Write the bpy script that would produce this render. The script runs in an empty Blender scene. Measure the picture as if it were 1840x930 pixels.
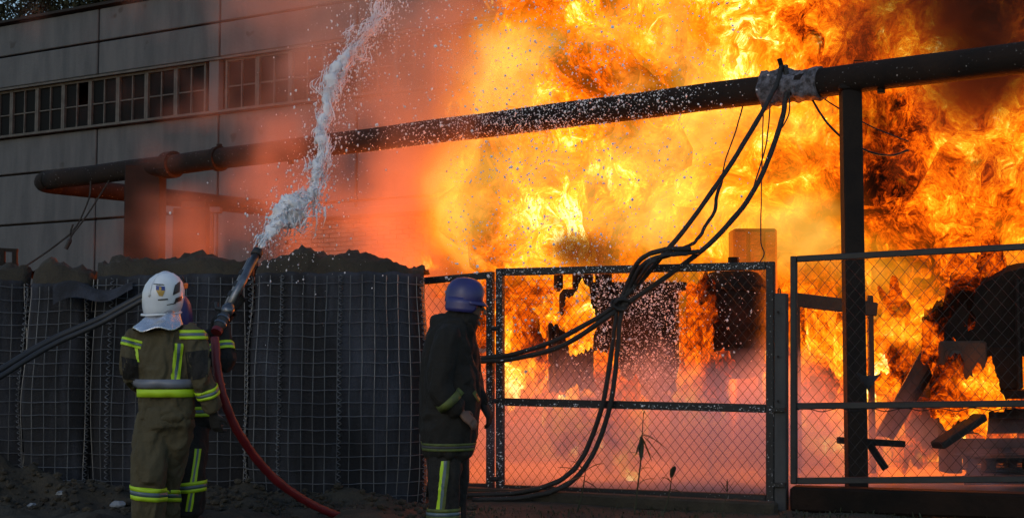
import bpy, bmesh, math, random
import numpy as np
from mathutils import Vector, Matrix, noise as mnoise
from mathutils.bvhtree import BVHTree
sc = bpy.context.scene
C = sc.collection
random.seed(5)
rng = np.random.default_rng(7)
R = math.radians

# ------------------------------------------------------------------ camera, world, light, exposure
F = 2555.6; CX, CY = 920, 465; H = 1.27; PITCH = math.atan(170 / F)   # photo pixels, 1840 x 930
cam = bpy.data.cameras.new('camera'); cob = bpy.data.objects.new('camera', cam); C.objects.link(cob); sc.camera = cob
cam.sensor_width = 36; cam.lens = 36 * F / 1840; cam.clip_end = 600
cob.location = (0, 0, H); cob.rotation_euler = (math.pi / 2 + PITCH, 0, 0)
SUN_EL, SUN_AZ = R(24), R(205)          # low sun behind thick cloud, behind the photographer
world = bpy.data.worlds.new('World'); sc.world = world; world.use_nodes = True
wn = world.node_tree; bg = wn.nodes['Background']
sky = wn.nodes.new('ShaderNodeTexSky'); sky.sky_type = 'NISHITA'; sky.sun_disc = False
sky.sun_elevation = SUN_EL; sky.sun_rotation = SUN_AZ; sky.air_density = 1.3; sky.dust_density = .6; sky.ozone_density = 2.5
wn.links.new(sky.outputs[0], bg.inputs[0]); bg.inputs[1].default_value = 0.125
sl = bpy.data.lights.new('sun', 'SUN'); so = bpy.data.objects.new('sun', sl); C.objects.link(so)
sl.energy = 0.2; sl.angle = R(14); sl.color = (1, .96, .92)
sd = Vector((math.sin(SUN_AZ) * math.cos(SUN_EL), math.cos(SUN_AZ) * math.cos(SUN_EL), math.sin(SUN_EL)))
so.rotation_euler = sd.to_track_quat('Z', 'Y').to_euler()
vs = sc.view_settings; vs.view_transform = 'Standard'; vs.look = 'None'; vs.exposure = 0; vs.gamma = 1
cy = sc.cycles
cy.max_bounces = 4; cy.diffuse_bounces = 1; cy.glossy_bounces = 2; cy.transmission_bounces = 3; cy.volume_bounces = 1
cy.transparent_max_bounces = 24; cy.sample_clamp_indirect = 4.0
cy.volume_step_rate = 2.8; cy.volume_max_steps = 256
cy.use_denoising = True

# ------------------------------------------------------------------ helpers
def at(px, py, Y):
    """point on the ray through a photo pixel at depth Y"""
    d = Vector(((px - CX) / F, 1, -(py - CY) / F)); d.rotate(Matrix.Rotation(PITCH, 3, 'X'))
    return Vector((0, 0, H)) + d * (Y / d.y)
def hash3(ix, iy, iz, s=0):
    with np.errstate(over='ignore'):
        n = (ix.astype(np.uint32) * np.uint32(374761393) + iy.astype(np.uint32) * np.uint32(668265263)
             + iz.astype(np.uint32) * np.uint32(2147483647) + np.uint32((s * 1274126177) & 0xffffffff))
        n = (n ^ (n >> np.uint32(13))) * np.uint32(1274126177); n = n ^ (n >> np.uint32(16))
        n = n * np.uint32(2246822519); n = n ^ (n >> np.uint32(15))
    return n.astype(np.float64) / 4294967295.0 * 2 - 1
def vnoise(P, s=0):
    P = np.asarray(P, float); I = np.floor(P).astype(np.int64); f = P - I; u = f * f * f * (f * (f * 6 - 15) + 10)
    r = 0
    for dx in (0, 1):
        for dy in (0, 1):
            for dz in (0, 1):
                w = (u[:, 0] if dx else 1 - u[:, 0]) * (u[:, 1] if dy else 1 - u[:, 1]) * (u[:, 2] if dz else 1 - u[:, 2])
                r = r + w * hash3(I[:, 0] + dx, I[:, 1] + dy, I[:, 2] + dz, s)
    return r
def fbm(P, octv=4, s=0, gain=.5):
    r = 0; a = 1; P = np.asarray(P, float)
    for k in range(octv):
        r = r + a * vnoise(P * (2.03 ** k) + 17.3 * k, s + k); a *= gain
    return r
def n1(x, y=0., z=0., s=0):
    return mnoise.noise(Vector((x + .37, y + .71, z + .13 + s * 7.31)))
def spline(pts, n):
    """Catmull-Rom through pts, n samples per span"""
    P = [Vector(p) for p in pts]; P = [P[0] * 2 - P[1]] + P + [P[-1] * 2 - P[-2]]; out = []
    for i in range(1, len(P) - 2):
        for k in range(n):
            t = k / n; a, b, c, d = P[i - 1], P[i], P[i + 1], P[i + 2]
            out.append(.5 * ((2 * b) + (c - a) * t + (2 * a - 5 * b + 4 * c - d) * t * t + (3 * b - a - 3 * c + d) * t ** 3))
    out.append(P[-2].copy()); return out

class NT:
    """small wrapper for node trees"""
    def __init__(s, nt): s.nt = nt
    def n(s, t, **k):
        x = s.nt.nodes.new(t)
        for a, b in k.items(): setattr(x, a, b)
        return x
    def l(s, a, b): s.nt.links.new(a, b)
    def put(s, sock, x):
        if isinstance(x, (int, float, tuple)): sock.default_value = x
        else: s.l(x, sock)
    def m(s, op, a, b=None, c=None):
        x = s.n('ShaderNodeMath', operation=op)
        for i, v in enumerate((a, b, c)):
            if v is not None: s.put(x.inputs[i], v)
        return x.outputs[0]
    def v(s, op, a, b=None, c=None):
        x = s.n('ShaderNodeVectorMath', operation=op)
        for i, v in enumerate((a, b, c)):
            if v is not None: s.put(x.inputs[i], v)
        return x.outputs['Value'] if op in ('LENGTH', 'DISTANCE', 'DOT_PRODUCT') else x.outputs[0]
    def noise(s, vec, scale, detail, rough=.55, dist=0.):
        x = s.n('ShaderNodeTexNoise')
        for k, v in (('Scale', scale), ('Detail', detail), ('Roughness', rough), ('Distortion', dist)): x.inputs[k].default_value = v
        s.l(vec, x.inputs['Vector']); return x
    def warp(s, vec, nz, amt):
        return s.v('MULTIPLY_ADD', s.v('SUBTRACT', nz.outputs['Color'], (.5, .5, .5)), (amt,) * 3, vec)
    def ramp(s, x, stops):
        r = s.n('ShaderNodeValToRGB'); s.l(x, r.inputs[0]); e = r.color_ramp.elements
        e[0].position = stops[0][0]; e[0].color = (*stops[0][1], 1); e[1].position = stops[-1][0]; e[1].color = (*stops[-1][1], 1)
        for p, c in stops[1:-1]: q = e.new(p); q.color = (*c, 1)
        return r.outputs[0]
    def mr(s, x, a, b, c, d, kind='LINEAR'):
        r = s.n('ShaderNodeMapRange', interpolation_type=kind); s.put(r.inputs[0], x)
        for i, v in enumerate((a, b, c, d)): r.inputs[i + 1].default_value = v
        return r.outputs[0]
    def mix(s, f, a, b):
        x = s.n('ShaderNodeMix', data_type='RGBA'); s.put(x.inputs[0], f)
        for i, v in ((6, a), (7, b)):
            if isinstance(v, tuple): x.inputs[i].default_value = (*v[:3], 1)
            else: s.l(v, x.inputs[i])
        return x.outputs[2]

def mat(name, col, rough=.8, metal=0., col2=None, scale=3., detail=5, contrast=(.35, .65), stretch=(1, 1, 1), bump=0., bscale=30.,
        speck=None, speck_scale=60., speck_thr=.66, spec=.5, transl=None, world=False):
    m = bpy.data.materials.new(name); m.use_nodes = True; s = NT(m.node_tree); m.node_tree.nodes.clear()
    b = s.n('ShaderNodeBsdfPrincipled'); o = s.n('ShaderNodeOutputMaterial')
    b.inputs['Roughness'].default_value = rough; b.inputs['Metallic'].default_value = metal
    b.inputs['Specular IOR Level'].default_value = spec
    tc = s.n('ShaderNodeNewGeometry').outputs['Position'] if world else s.n('ShaderNodeTexCoord').outputs['Object']
    mp = s.n('ShaderNodeMapping'); s.l(tc, mp.inputs[0]); mp.inputs['Scale'].default_value = stretch; v = mp.outputs[0]
    c = None
    if col2 is not None:
        f = s.mr(s.noise(v, scale, detail, .6).outputs[0], contrast[0], contrast[1], 0, 1)
        c = s.mix(f, col, col2)
    if speck is not None:
        f = s.mr(s.noise(tc, speck_scale, 2, .6).outputs[0], speck_thr, speck_thr + .04, 0, 1)
        c = s.mix(f, c if c is not None else tuple(col), speck)
    if c is None: b.inputs['Base Color'].default_value = (*col, 1)
    else: s.l(c, b.inputs['Base Color'])
    if bump:
        bp = s.n('ShaderNodeBump'); bp.inputs['Strength'].default_value = bump; bp.inputs['Distance'].default_value = .02
        s.l(s.noise(tc, bscale, 5, .6).outputs[0], bp.inputs['Height']); s.l(bp.outputs[0], b.inputs['Normal'])
    if transl:
        t = s.n('ShaderNodeBsdfTranslucent'); t.inputs[0].default_value = (*col, 1)
        mx = s.n('ShaderNodeMixShader'); mx.inputs[0].default_value = transl; s.l(b.outputs[0], mx.inputs[1]); s.l(t.outputs[0], mx.inputs[2])
        s.l(mx.outputs[0], o.inputs[0])
    else: s.l(b.outputs[0], o.inputs[0])
    return m

def frame_of(t, up):
    t = t.normalized(); s = t.cross(up)
    if s.length < 1e-4: s = t.cross(Vector((1, .3, .2)))
    s.normalize(); return s, s.cross(t).normalized()
class MB:
    """collects shapes; build() links them as ONE mesh object"""
    def __init__(s): s.v = []; s.f = []; s.mi = []; s.cur = 0
    def add(s, vs, fs):
        o = len(s.v); s.v.extend([tuple(x) for x in vs]); s.f.extend([tuple(i + o for i in f) for f in fs]); s.mi.extend([s.cur] * len(fs)); return s
    def box(s, c, size, ax=None, ay=None, az=None, bev=0.):
        c = Vector(c); ax = Vector(ax or (1, 0, 0)).normalized(); az = Vector(az or (0, 0, 1)).normalized(); ay = Vector(ay) if ay else az.cross(ax).normalized()
        hx, hy, hz = size[0] / 2, size[1] / 2, size[2] / 2
        if bev <= 0:
            vs = [c + ax * hx * i + ay * hy * j + az * hz * k for k in (-1, 1) for j in (-1, 1) for i in (-1, 1)]
            return s.add(vs, [(0, 2, 3, 1), (4, 5, 7, 6), (0, 1, 5, 4), (2, 6, 7, 3), (0, 4, 6, 2), (1, 3, 7, 5)])
        b = min(bev, hx * .9, hy * .9, hz * .9); vs = []; lay = [(-hz, b), (-hz + b, 0), (hz - b, 0), (hz, b)]
        for z, ins in lay:
            x, y = hx - ins, hy - ins
            for i, j in ((-x + b, -y), (x - b, -y), (x, -y + b), (x, y - b), (x - b, y), (-x + b, y), (-x, y - b), (-x, -y + b)):
                vs.append(c + ax * i + ay * j + az * z)
        fs = [tuple(range(7, -1, -1)), tuple(range(24, 32))]
        for k in range(3):
            for i in range(8): fs.append((k * 8 + i, k * 8 + (i + 1) % 8, k * 8 + 8 + (i + 1) % 8, k * 8 + 8 + i))
        return s.add(vs, fs)
    def bar(s, a, b, w, h=None, up=(0, 0, 1), bev=0.):
        a, b = Vector(a), Vector(b); t = b - a; sd_, u = frame_of(t, Vector(up))
        return s.box((a + b) / 2, (t.length, w, h or w), t, sd_, u, bev)
    def tube(s, pts, rad, seg=8, up=(0, 0, 1), cap=True, twist=0.):
        P = [Vector(p) for p in pts]; n = len(P); up = Vector(up); vs = []; fs = []; pa = None
        T = [(P[min(i + 1, n - 1)] - P[max(i - 1, 0)]).normalized() for i in range(n)]; steep = any(abs(t.dot(up)) > .9 * up.length for t in T)
        for i, p in enumerate(P):
            t = T[i]; a, b = frame_of(t, up)
            if steep:
                if pa is not None and (pa - t * pa.dot(t)).length > 1e-3: a = (pa - t * pa.dot(t)).normalized(); b = a.cross(t).normalized()
                pa = a
            r = rad[i] if isinstance(rad, (list, tuple)) else rad
            ra, rb = r if isinstance(r, (list, tuple)) else (r, r)
            for k in range(seg):
                q = 2 * math.pi * k / seg + twist * i; vs.append(p + a * ra * math.cos(q) + b * rb * math.sin(q))
        for i in range(n - 1):
            for k in range(seg): fs.append((i * seg + k, i * seg + (k + 1) % seg, (i + 1) * seg + (k + 1) % seg, (i + 1) * seg + k))
        if cap: fs.append(tuple(range(seg - 1, -1, -1))); fs.append(tuple(range((n - 1) * seg, n * seg)))
        return s.add(vs, fs)
    def ball(s, c, r, sub=2, sc3=(1, 1, 1), rough=0.):
        b = bmesh.new(); bmesh.ops.create_icosphere(b, subdivisions=sub, radius=1)
        vs = []
        for v in b.verts:
            k = 1 + rough * random.uniform(-1, 1); vs.append(Vector(c) + Vector((v.co.x * sc3[0], v.co.y * sc3[1], v.co.z * sc3[2])) * r * k)
        fs = [[v.index for v in f.verts] for f in b.faces]; b.free(); return s.add(vs, fs)
    def grid(s, rows):
        n, m = len(rows), len(rows[0]); vs = [p for r in rows for p in r]
        return s.add(vs, [(i * m + j, i * m + j + 1, (i + 1) * m + j + 1, (i + 1) * m + j) for i in range(n - 1) for j in range(m - 1)])
    def mesh(s, name, mats, smooth=False):
        me = bpy.data.meshes.new(name); me.from_pydata(s.v, [], s.f)
        for m in (mats if isinstance(mats, (list, tuple)) else [mats]): me.materials.append(m)
        if any(s.mi): me.polygons.foreach_set('material_index', s.mi)
        if smooth: me.polygons.foreach_set('use_smooth', [True] * len(me.polygons))
        me.update(); return me
    def build(s, name, mats, parent=None, smooth=False): return put(name, s.mesh(name, mats, smooth), parent)
ORG = {}
def put(name, me, parent=None, loc=None):
    o = bpy.data.objects.new(name, me); C.objects.link(o)
    if loc is not None: o.location = loc
    if parent is not None:
        o.parent = parent; o.matrix_parent_inverse = Matrix.Translation(-ORG.get(parent.name, Vector((0, 0, 0))))
    return o
def tag(o, label=None, cat=None, group=None, kind=None):
    for k, v in (('label', label), ('category', cat), ('group', group), ('kind', kind)):
        if v: o[k] = v
    return o
def thing(name, label, cat, loc=(0, 0, 0), group=None):
    o = bpy.data.objects.new(name, None); C.objects.link(o); o.location = loc; o.empty_display_size = .2
    ORG[o.name] = Vector(loc); return tag(o, label, cat, group)
def np_mesh(name, V, Fc, m, smooth=True):
    me = bpy.data.meshes.new(name); me.from_pydata(np.asarray(V).tolist(), [], np.asarray(Fc).tolist())
    me.materials.append(m)
    if smooth: me.polygons.foreach_set('use_smooth', [True] * len(me.polygons))
    return me

# ------------------------------------------------------------------ materials
M = {}
M['soil'] = mat('dark_soil', (0.0220, 0.0176, 0.0117), .95, col2=(0.0416, 0.0332, 0.0210), scale=4, bump=1.0, bscale=26)
M['concrete'] = mat('grey_concrete', (.052, .060, .068), .9, col2=(.080, .088, .096), scale=2.2, detail=9, stretch=(1.4, 1.4, .25), bump=.5, bscale=14, contrast=(.36, .62), speck=(.04, .042, .045), speck_scale=1.7, speck_thr=.68, world=True)
M['joint'] = mat('dark_joint', (0.0084, 0.0082, 0.0077), .95)
M['frame_paint'] = mat('old_window_paint', world=True, col=(0.0784, 0.0764, 0.0706), rough=.75, col2=(0.0431, 0.0412, 0.0372), scale=6)
M['brick'] = mat('red_brick', world=True, col=(.22, .12, .09), rough=.9, col2=(.30, .18, .13), scale=9)
M['mortar'] = mat('mortar', (.16, .15, .14), .95)
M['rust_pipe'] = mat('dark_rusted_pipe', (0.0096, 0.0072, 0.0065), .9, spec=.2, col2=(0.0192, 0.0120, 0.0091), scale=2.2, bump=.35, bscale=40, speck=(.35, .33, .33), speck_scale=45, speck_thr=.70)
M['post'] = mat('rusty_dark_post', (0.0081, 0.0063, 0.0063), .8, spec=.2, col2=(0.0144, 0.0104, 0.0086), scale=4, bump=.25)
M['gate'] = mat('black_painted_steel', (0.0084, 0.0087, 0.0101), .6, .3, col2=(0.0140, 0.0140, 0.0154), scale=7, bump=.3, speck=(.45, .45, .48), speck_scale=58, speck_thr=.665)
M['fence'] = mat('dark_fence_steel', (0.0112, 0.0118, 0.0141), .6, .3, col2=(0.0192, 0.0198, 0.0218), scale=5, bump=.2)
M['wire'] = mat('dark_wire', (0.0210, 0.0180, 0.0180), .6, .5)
M['grey_post'] = mat('weathered_grey_post', (0.0493, 0.0510, 0.0546), .8, col2=(0.0264, 0.0264, 0.0282), scale=5, stretch=(1, 1, .3), bump=.3)
M['liner'] = mat('black_geotextile', (.0088, .0091, .0122), .95, col2=(.040, .045, .062), scale=1.5, stretch=(2.4, 2.4, .4), contrast=(.44, .70), bump=.6, bscale=60)
M['galv'] = mat('galvanised_wire', (0.2025, 0.2093, 0.2228), .5, .6, col2=(0.1080, 0.1080, 0.1148), scale=3)
M['cable'] = mat('sooty_cable', (0.0076, 0.0071, 0.0076), .7, col2=(0.0147, 0.0139, 0.0143), scale=20, bump=.6, bscale=70, speck=(.35, .35, .38), speck_scale=50, speck_thr=.70)
M['hose_red'] = mat('red_hose', (0.1547, 0.0071, 0.0131), .5, col2=(0.1011, 0.0059, 0.0107), scale=8, bump=.15, bscale=120)
M['hose_black'] = mat('black_hose', (0.0132, 0.0132, 0.0156), .55, col2=(0.0204, 0.0204, 0.0228), scale=8)
M['steel'] = mat('scuffed_steel', (0.1836, 0.1944, 0.2160), .35, .85, col2=(0.1080, 0.1134, 0.1296), scale=14)
M['black_rubber'] = mat('black_rubber', (.014, .014, .015), .6)
M['foam'] = mat('white_foam', (.92, .93, .98), .7, transl=.25)
M['flake'] = mat('foam_flake', (.80, .80, .84), .8)
M['soot'] = mat('burnt_steel', (0.0076, 0.0062, 0.0055), .85, spec=.1, col2=(0.0171, 0.0103, 0.0076), scale=3, bump=.6, bscale=18)
M['scorch'] = mat('scorched_rust', (0.0640, 0.0288, 0.0141), .85, col2=(0.0288, 0.0141, 0.0090), scale=2.5, bump=.5, bscale=18)
M['char'] = mat('charred_wood', (0.0060, 0.0044, 0.0036), .9, col2=(0.0024, 0.0020, 0.0020), scale=8)
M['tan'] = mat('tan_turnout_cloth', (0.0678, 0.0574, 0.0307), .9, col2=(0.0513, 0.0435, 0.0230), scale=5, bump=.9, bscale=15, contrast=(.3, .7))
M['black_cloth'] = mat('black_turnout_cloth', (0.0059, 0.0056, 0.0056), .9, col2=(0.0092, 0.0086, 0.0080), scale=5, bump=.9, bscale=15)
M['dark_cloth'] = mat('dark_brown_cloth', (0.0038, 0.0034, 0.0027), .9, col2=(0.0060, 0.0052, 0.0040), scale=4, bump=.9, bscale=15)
M['lime'] = mat('lime_reflective', (0.3562, 0.5700, 0.0128), .55)
M['dull_lime'] = mat('dirty_lime_band', (0.0840, 0.1134, 0.0189), .7, col2=(0.0462, 0.0588, 0.0168), scale=14)
M['grey_band'] = mat('silver_band', (0.1350, 0.1500, 0.1900), .4)
M['grey_blue'] = mat('silver_blue_band', (0.0800, 0.1200, 0.1500), .4)
M['helmet_white'] = mat('white_helmet', (.66, .72, .80), .28, col2=(.56, .62, .70), scale=6)
M['helmet_black'] = mat('helmet_black', (.02, .02, .025), .4)
M['silver'] = mat('silver_foil_cloth', (.62, .63, .68), .25, .85, bump=.7, bscale=16)
M['helmet_blue'] = mat('blue_helmet', (0.0300, 0.0300, 0.1440), .38, col2=(0.0228, 0.0228, 0.1020), scale=6)
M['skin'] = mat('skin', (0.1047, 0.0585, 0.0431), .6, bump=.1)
M['blue_print'] = mat('blue_print', (.015, .04, .22), .5)
M['gold_print'] = mat('gold_print', (.40, .26, .06), .5)
M['orange_print'] = mat('orange_print', (.75, .17, .03), .4)
M['leaf'] = mat('dark_leaf', (0.0175, 0.0225, 0.0090), .8, col2=(0.0250, 0.0275, 0.0100), scale=8)
M['bark'] = mat('bark', (.05, .04, .03), .9)
M['litter'] = mat('pale_litter', (0.1680, 0.1840, 0.2080), .6)
g_ = bpy.data.materials.new('dusty_window_glass'); g_.use_nodes = True
b_ = g_.node_tree.nodes['Principled BSDF']; b_.inputs['Base Color'].default_value = (.006, .0065, .007, 1); b_.inputs['Roughness'].default_value = .45; b_.inputs['Specular IOR Level'].default_value = .04
M['glass'] = g_

# ------------------------------------------------------------------ ground
def axis(fine0, fine1, step, far0, far1):
    a = list(np.arange(fine0, fine1 + 1e-6, step)); k = step
    lo = fine0
    while lo > far0: k *= 1.5; lo -= k; a.insert(0, lo)
    k = step; hi_ = fine1
    while hi_ < far1: k *= 1.5; hi_ += k; a.append(hi_)
    return np.array(a)
gx = axis(-6.2, 5.2, .05, -120, 120); gy = axis(9.0, 15.5, .05, -30, 220)
GX, GY = np.meshgrid(gx, gy); P2 = np.stack([GX.ravel(), GY.ravel(), 0 * GX.ravel()], 1)
def gauss(x, y, cx, cy_, sx, sy): return np.exp(-((x - cx) / sx) ** 2 - ((y - cy_) / sy) ** 2)
def ground_z(x, y):
    P = np.stack([x, y, 0 * x], 1)
    near = np.clip((13.8 - y) / 1.5, 0, 1) * np.clip((y - 7) / 2, 0, 1)
    z = .02 * fbm(P * .8, 3, 11)
    left = np.clip((-.6 - x) / .5, 0, 1) * near
    z = z + left * (.05 + .055 * fbm(P * 2.6, 5, 21) + .03 * np.abs(fbm(P * 7, 3, 31)))
    for cx, cy_, sx, sy, h in ((-4.35, 11.9, .55, .5, .30), (-3.35, 11.7, .45, .4, .16), (-2.1, 11.75, .5, .35, .13), (-1.35, 11.8, .3, .3, .10), (-1.0, 11.5, .3, .35, .08), (-2.7, 11.4, .4, .3, .06)):
        z = z + h * gauss(x, y, cx, cy_, sx, sy) * (1 + .5 * fbm(P * 4, 3, 41))
    z = z + np.clip((x + .4) / .4, 0, 1) * near * .012 * np.abs(fbm(P * 6, 4, 51))
    return z - .02
gz = ground_z(GX.ravel(), GY.ravel())
nx_, ny_ = len(gx), len(gy)
idx = np.arange(nx_ * ny_).reshape(ny_, nx_)
fc = np.stack([idx[:-1, :-1], idx[:-1, 1:], idx[1:, 1:], idx[1:, :-1]], -1).reshape(-1, 4)
ground = put('ground', np_mesh('ground', np.stack([GX.ravel(), GY.ravel(), gz], 1), fc, M['soil'])); tag(ground, kind='structure')
def gz1(x, y): return float(ground_z(np.array([x]), np.array([y]))[0])
# soil clods and litter too small to count
mb = MB()
cx_ = rng.uniform(-4.9, -.3, 1500); cy_2 = rng.uniform(10.9, 12.1, 1500); cz_ = ground_z(cx_, cy_2)
for x, y, z in zip(cx_, cy_2, cz_):
    r = random.choice((.008, .012, .018, .03)) * random.uniform(.7, 1.4)
    mb.ball((x, y, z + r * .4), r, 1, (1, random.uniform(.7, 1.2), .7), .25)
clods = mb.build('soil_clods', M['soil']); tag(clods, 'loose clods of dark soil at the foot of the wire baskets', 'soil', kind='stuff')
for (px, py, r, lab) in ((58, 910, .035, 'pale scrap of litter on the soil below the leftmost wire basket'), (108, 922, .03, 'small pale blue scrap lying on the soil beside a dark hollow'), (212, 912, .05, 'crumpled pale grey litter on the soil beside the tan firefighter')):
    d = at(px, py, 11.2); y = 11.3; p = at(px, py, y)
    mb = MB().ball((p.x, y, gz1(p.x, y) + r * .5), r, 2, (1.2, 1, .6), .3); tag(mb.build('litter_scrap', M['litter']), lab, 'litter', 'scraps of litter on the soil')

# ------------------------------------------------------------------ industrial building
BP = Vector((-6.04, 29.0, 0)); BD = Vector((-.853, .521, 0)).normalized(); BN = Vector((-BD.y, BD.x, 0))
if BN.y > 0: BN = -BN
def BW(t, z, off=0.): return BP + BD * t + BN * off + Vector((0, 0, z))
bl = thing('industrial_building', 'long grey concrete panel building with a band of dark windows', 'building', BW(0, 0, -4))
rows_z = [(1.8, 3.0), (3.0, 4.19), (4.19, 5.34), (5.34, 6.19), (7.36, 8.1), (8.1, 8.85)]
cols_t = [-10.71 + 3.57 * k for k in range(0, 7)]
tk = .12; core = MB()
for z0, z1 in ((0, 6.15), (7.40, 8.8)): core.box(BW(0, (z0 + z1) / 2, -.30), (24, .35, z1 - z0), BD, BN)
core.box(BW(0, 4.4, -8.0), (24, .3, 8.8), BD, BN); core.box(BW(0, 8.7, -4.1), (24, 7.4, .15), BD, BN)
for e in (-12.1, 12.1): core.box(BW(e, 4.4, -4.1), (.25, 8.0, 8.8), BD, BN)
wall = core.build('wall', M['joint'], bl)
pan_cache = {}
for ci, t0 in enumerate(cols_t):
    for z0, z1 in rows_z:
        w, h = 3.57 - .05, z1 - z0 - .045
        k = (round(w, 3), round(h, 3))
        if k not in pan_cache: pan_cache[k] = MB().box((0, 0, 0), (w, tk, h), BD, BN, bev=.015).mesh('wall_panel', M['concrete'])
        put('wall_panel', pan_cache[k], wall, BW(t0 + 3.57 / 2, (z0 + z1) / 2, -.06 + random.uniform(-.008, .008)))
# coping along the roof edge, window sill and head
cp = MB().box(BW(0, 8.90, -.03), (24.2, .3, .06), BD, BN); cp.build('coping', M['joint'], bl)
MB().box(BW(0, 6.215, .02), (24, .2, .045), BD, BN).build('window_sill', M['frame_paint'], bl)
MB().box(BW(0, 7.335, -.03), (24, .14, .045), BD, BN).build('window_head', M['frame_paint'], bl)
bay = .863; zc, zh = 6.775, 1.075
fm = MB(); w = bay
for e in (-1, 1): fm.box(BD * e * (w / 2 - .028), (.05, .08, zh), BD, BN)
fm.box(Vector((0, 0, 0)), (.026, .05, zh - .1), BD, BN)
for e in (-1, 1): fm.box(Vector((0, 0, e * (zh / 2 - .025))), (w - .11, .07, .05), BD, BN)
for e in (-1, 1): fm.box(BD * e * w * .222 + Vector((0, 0, -.03)), (w * .38, .045, .026), BD, BN)
frame_me = fm.mesh('window', M['frame_paint'])
pane_me = MB().box(Vector((0, 0, 0)), (w * .40, .012, .48), BD, BN).mesh('pane', M['glass'])
for k in range(-12, 13):
    t = .42 + bay * (k + .5) if k >= 0 else -.12 + bay * (k + .5)
    wo = put('window', frame_me, bl, BW(t, zc, -.10))
    for ex in (-1, 1):
        for ez in (-1, 1):
            if random.random() < .04: continue
            p = put('pane', pane_me, wo); p.parent = wo; p.matrix_parent_inverse = Matrix.Identity(4)
            p.location = BD * ex * w * .225 + BN * -.02 + Vector((0, 0, ez * .262 - .02))
pier = MB().box(BW(.15, zc, -.08), (.26, .14, zh), BD, BN).build('window_pier', M['concrete'], bl)

# trees behind the roof edge, seen only as dark twigs above the coping
def leaf_tree(name, base, top, rad, label, nleaf=9000):
    t = thing(name, label, 'tree', base)
    tr = MB(); b = Vector(base); tr.tube([b, b + Vector((.1, 0, top * .45)), b + Vector((0, .1, top * .8))], [.22, .15, .05], 7)
    cc = b + Vector((0, 0, top - rad * .9)); cr = MB()
    for k in range(26):
        d = Vector((random.gauss(0, 1), random.gauss(0, 1), random.gauss(.3, .8))).normalized()
        e = cc + d * rad * random.uniform(.6, 1.0); s = b + Vector((0, 0, top * random.uniform(.4, .7)))
        tr.tube([s, (s + e) / 2 + Vector((random.uniform(-.2, .2), 0, .2)), e], [.05, .03, .01], 4)
        for j in range(nleaf // 26):
            q = e + Vector((random.gauss(0, 1), random.gauss(0, 1), random.gauss(0, 1))) * rad * .26
            u = Vector((random.gauss(0, 1), random.gauss(0, 1), random.gauss(0, 1))).normalized(); s_, w_ = frame_of(u, Vector((.3, .2, 1)))
            l = random.uniform(.05, .11); cr.add([q - u * l, q + s_ * l * .5, q + u * l, q - s_ * l * .5], [(0, 1, 2, 3)])
    tr.build('trunk', M['bark'], t); cr.build('crown', M['leaf'], t); return t
leaf_tree('roof_edge_tree', (-13.0, 42, 0), 13.2, 2.2, 'dark leafy tree rising behind the roof edge beside the building joint')
leaf_tree('roof_edge_tree', (-15.4, 43, 0), 12.7, 1.9, 'dark tree behind the roof edge, farthest along the building')
leaf_tree('roof_edge_tree', (-10.9, 41, 0), 12.9, 1.7, 'dark leafy tree showing just above the roof above the second window bay')

# low brick shed in front of the building
SP = Vector((-3.55, 24.4, 0))
def SW(t, z, off=0.): return SP - BD * t + BN * off + Vector((0, 0, z))
sh = thing('brick_shed', 'low brick shed with a flat roof slab, half hidden in orange smoke', 'shed', SW(1.4, 0, -1))
MB().box(SW(1.9, 1.75, -1.02), (4.6, 2.0, 3.5), BD, BN).build('wall', M['mortar'], sh)
MB().box(SW(1.9, 3.62, -.95), (4.9, 2.5, .14), BD, BN, bev=.02).build('roof', M['concrete'], sh)
bm_ = MB().box((0, 0, 0), (.243, .05, .063), BD, BN).mesh('brick', M['brick'])
wallo = [o for o in sh.children if o.name.startswith('wall')][0]
for r in range(14):
    for k in range(18):
        t = -.36 + k * .256 + (r % 2) * .128
        if t > 4.1 or 2.55 < t < 3.35 and r < 11: continue
        put('brick', bm_, wallo, SW(t, 2.52 + r * .0745, .002 + random.uniform(0, .006)))
wd = MB().box(SW(2.95, 2.75, .0), (.74, .06, 1.1), BD, BN).build('door', M['frame_paint'], sh)
MB().box(SW(2.66, 2.75, .045), (.04, .03, .14), BD, BN).build('handle', M['post'], wd)
# slatted gate and slim columns left of the shed
gl = thing('board_gate', 'gate of pale upright boards between the dark pipe support and the brick shed', 'gate', SW(-.9, 0, 0))
for k in range(7):
    MB().box(SW(-1.28 + k * .128, 1.75, .0 + .012 * (k % 2)), (.118, .03, 3.5), BD, BN, bev=.006).build('board', M['concrete'], gl)
MB().box(SW(-.9, 3.2, -.05), (.95, .05, .1), BD, BN).build('rail', M['post'], gl)
tp = thing('slim_concrete_post', 'slim pale concrete post with a flat cap beside the board gate', 'post', at(378, 480, 22.6).xy.to_3d())
p0 = at(377, 480, 22.6); MB().box((p0.x, p0.y, 1.75), (.10, .12, 3.5), bev=.01).build('shaft', M['concrete'], tp)
MB().box((p0.x, p0.y, 3.55), (.34, .2, .09), bev=.01).build('cap', M['concrete'], tp)

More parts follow.
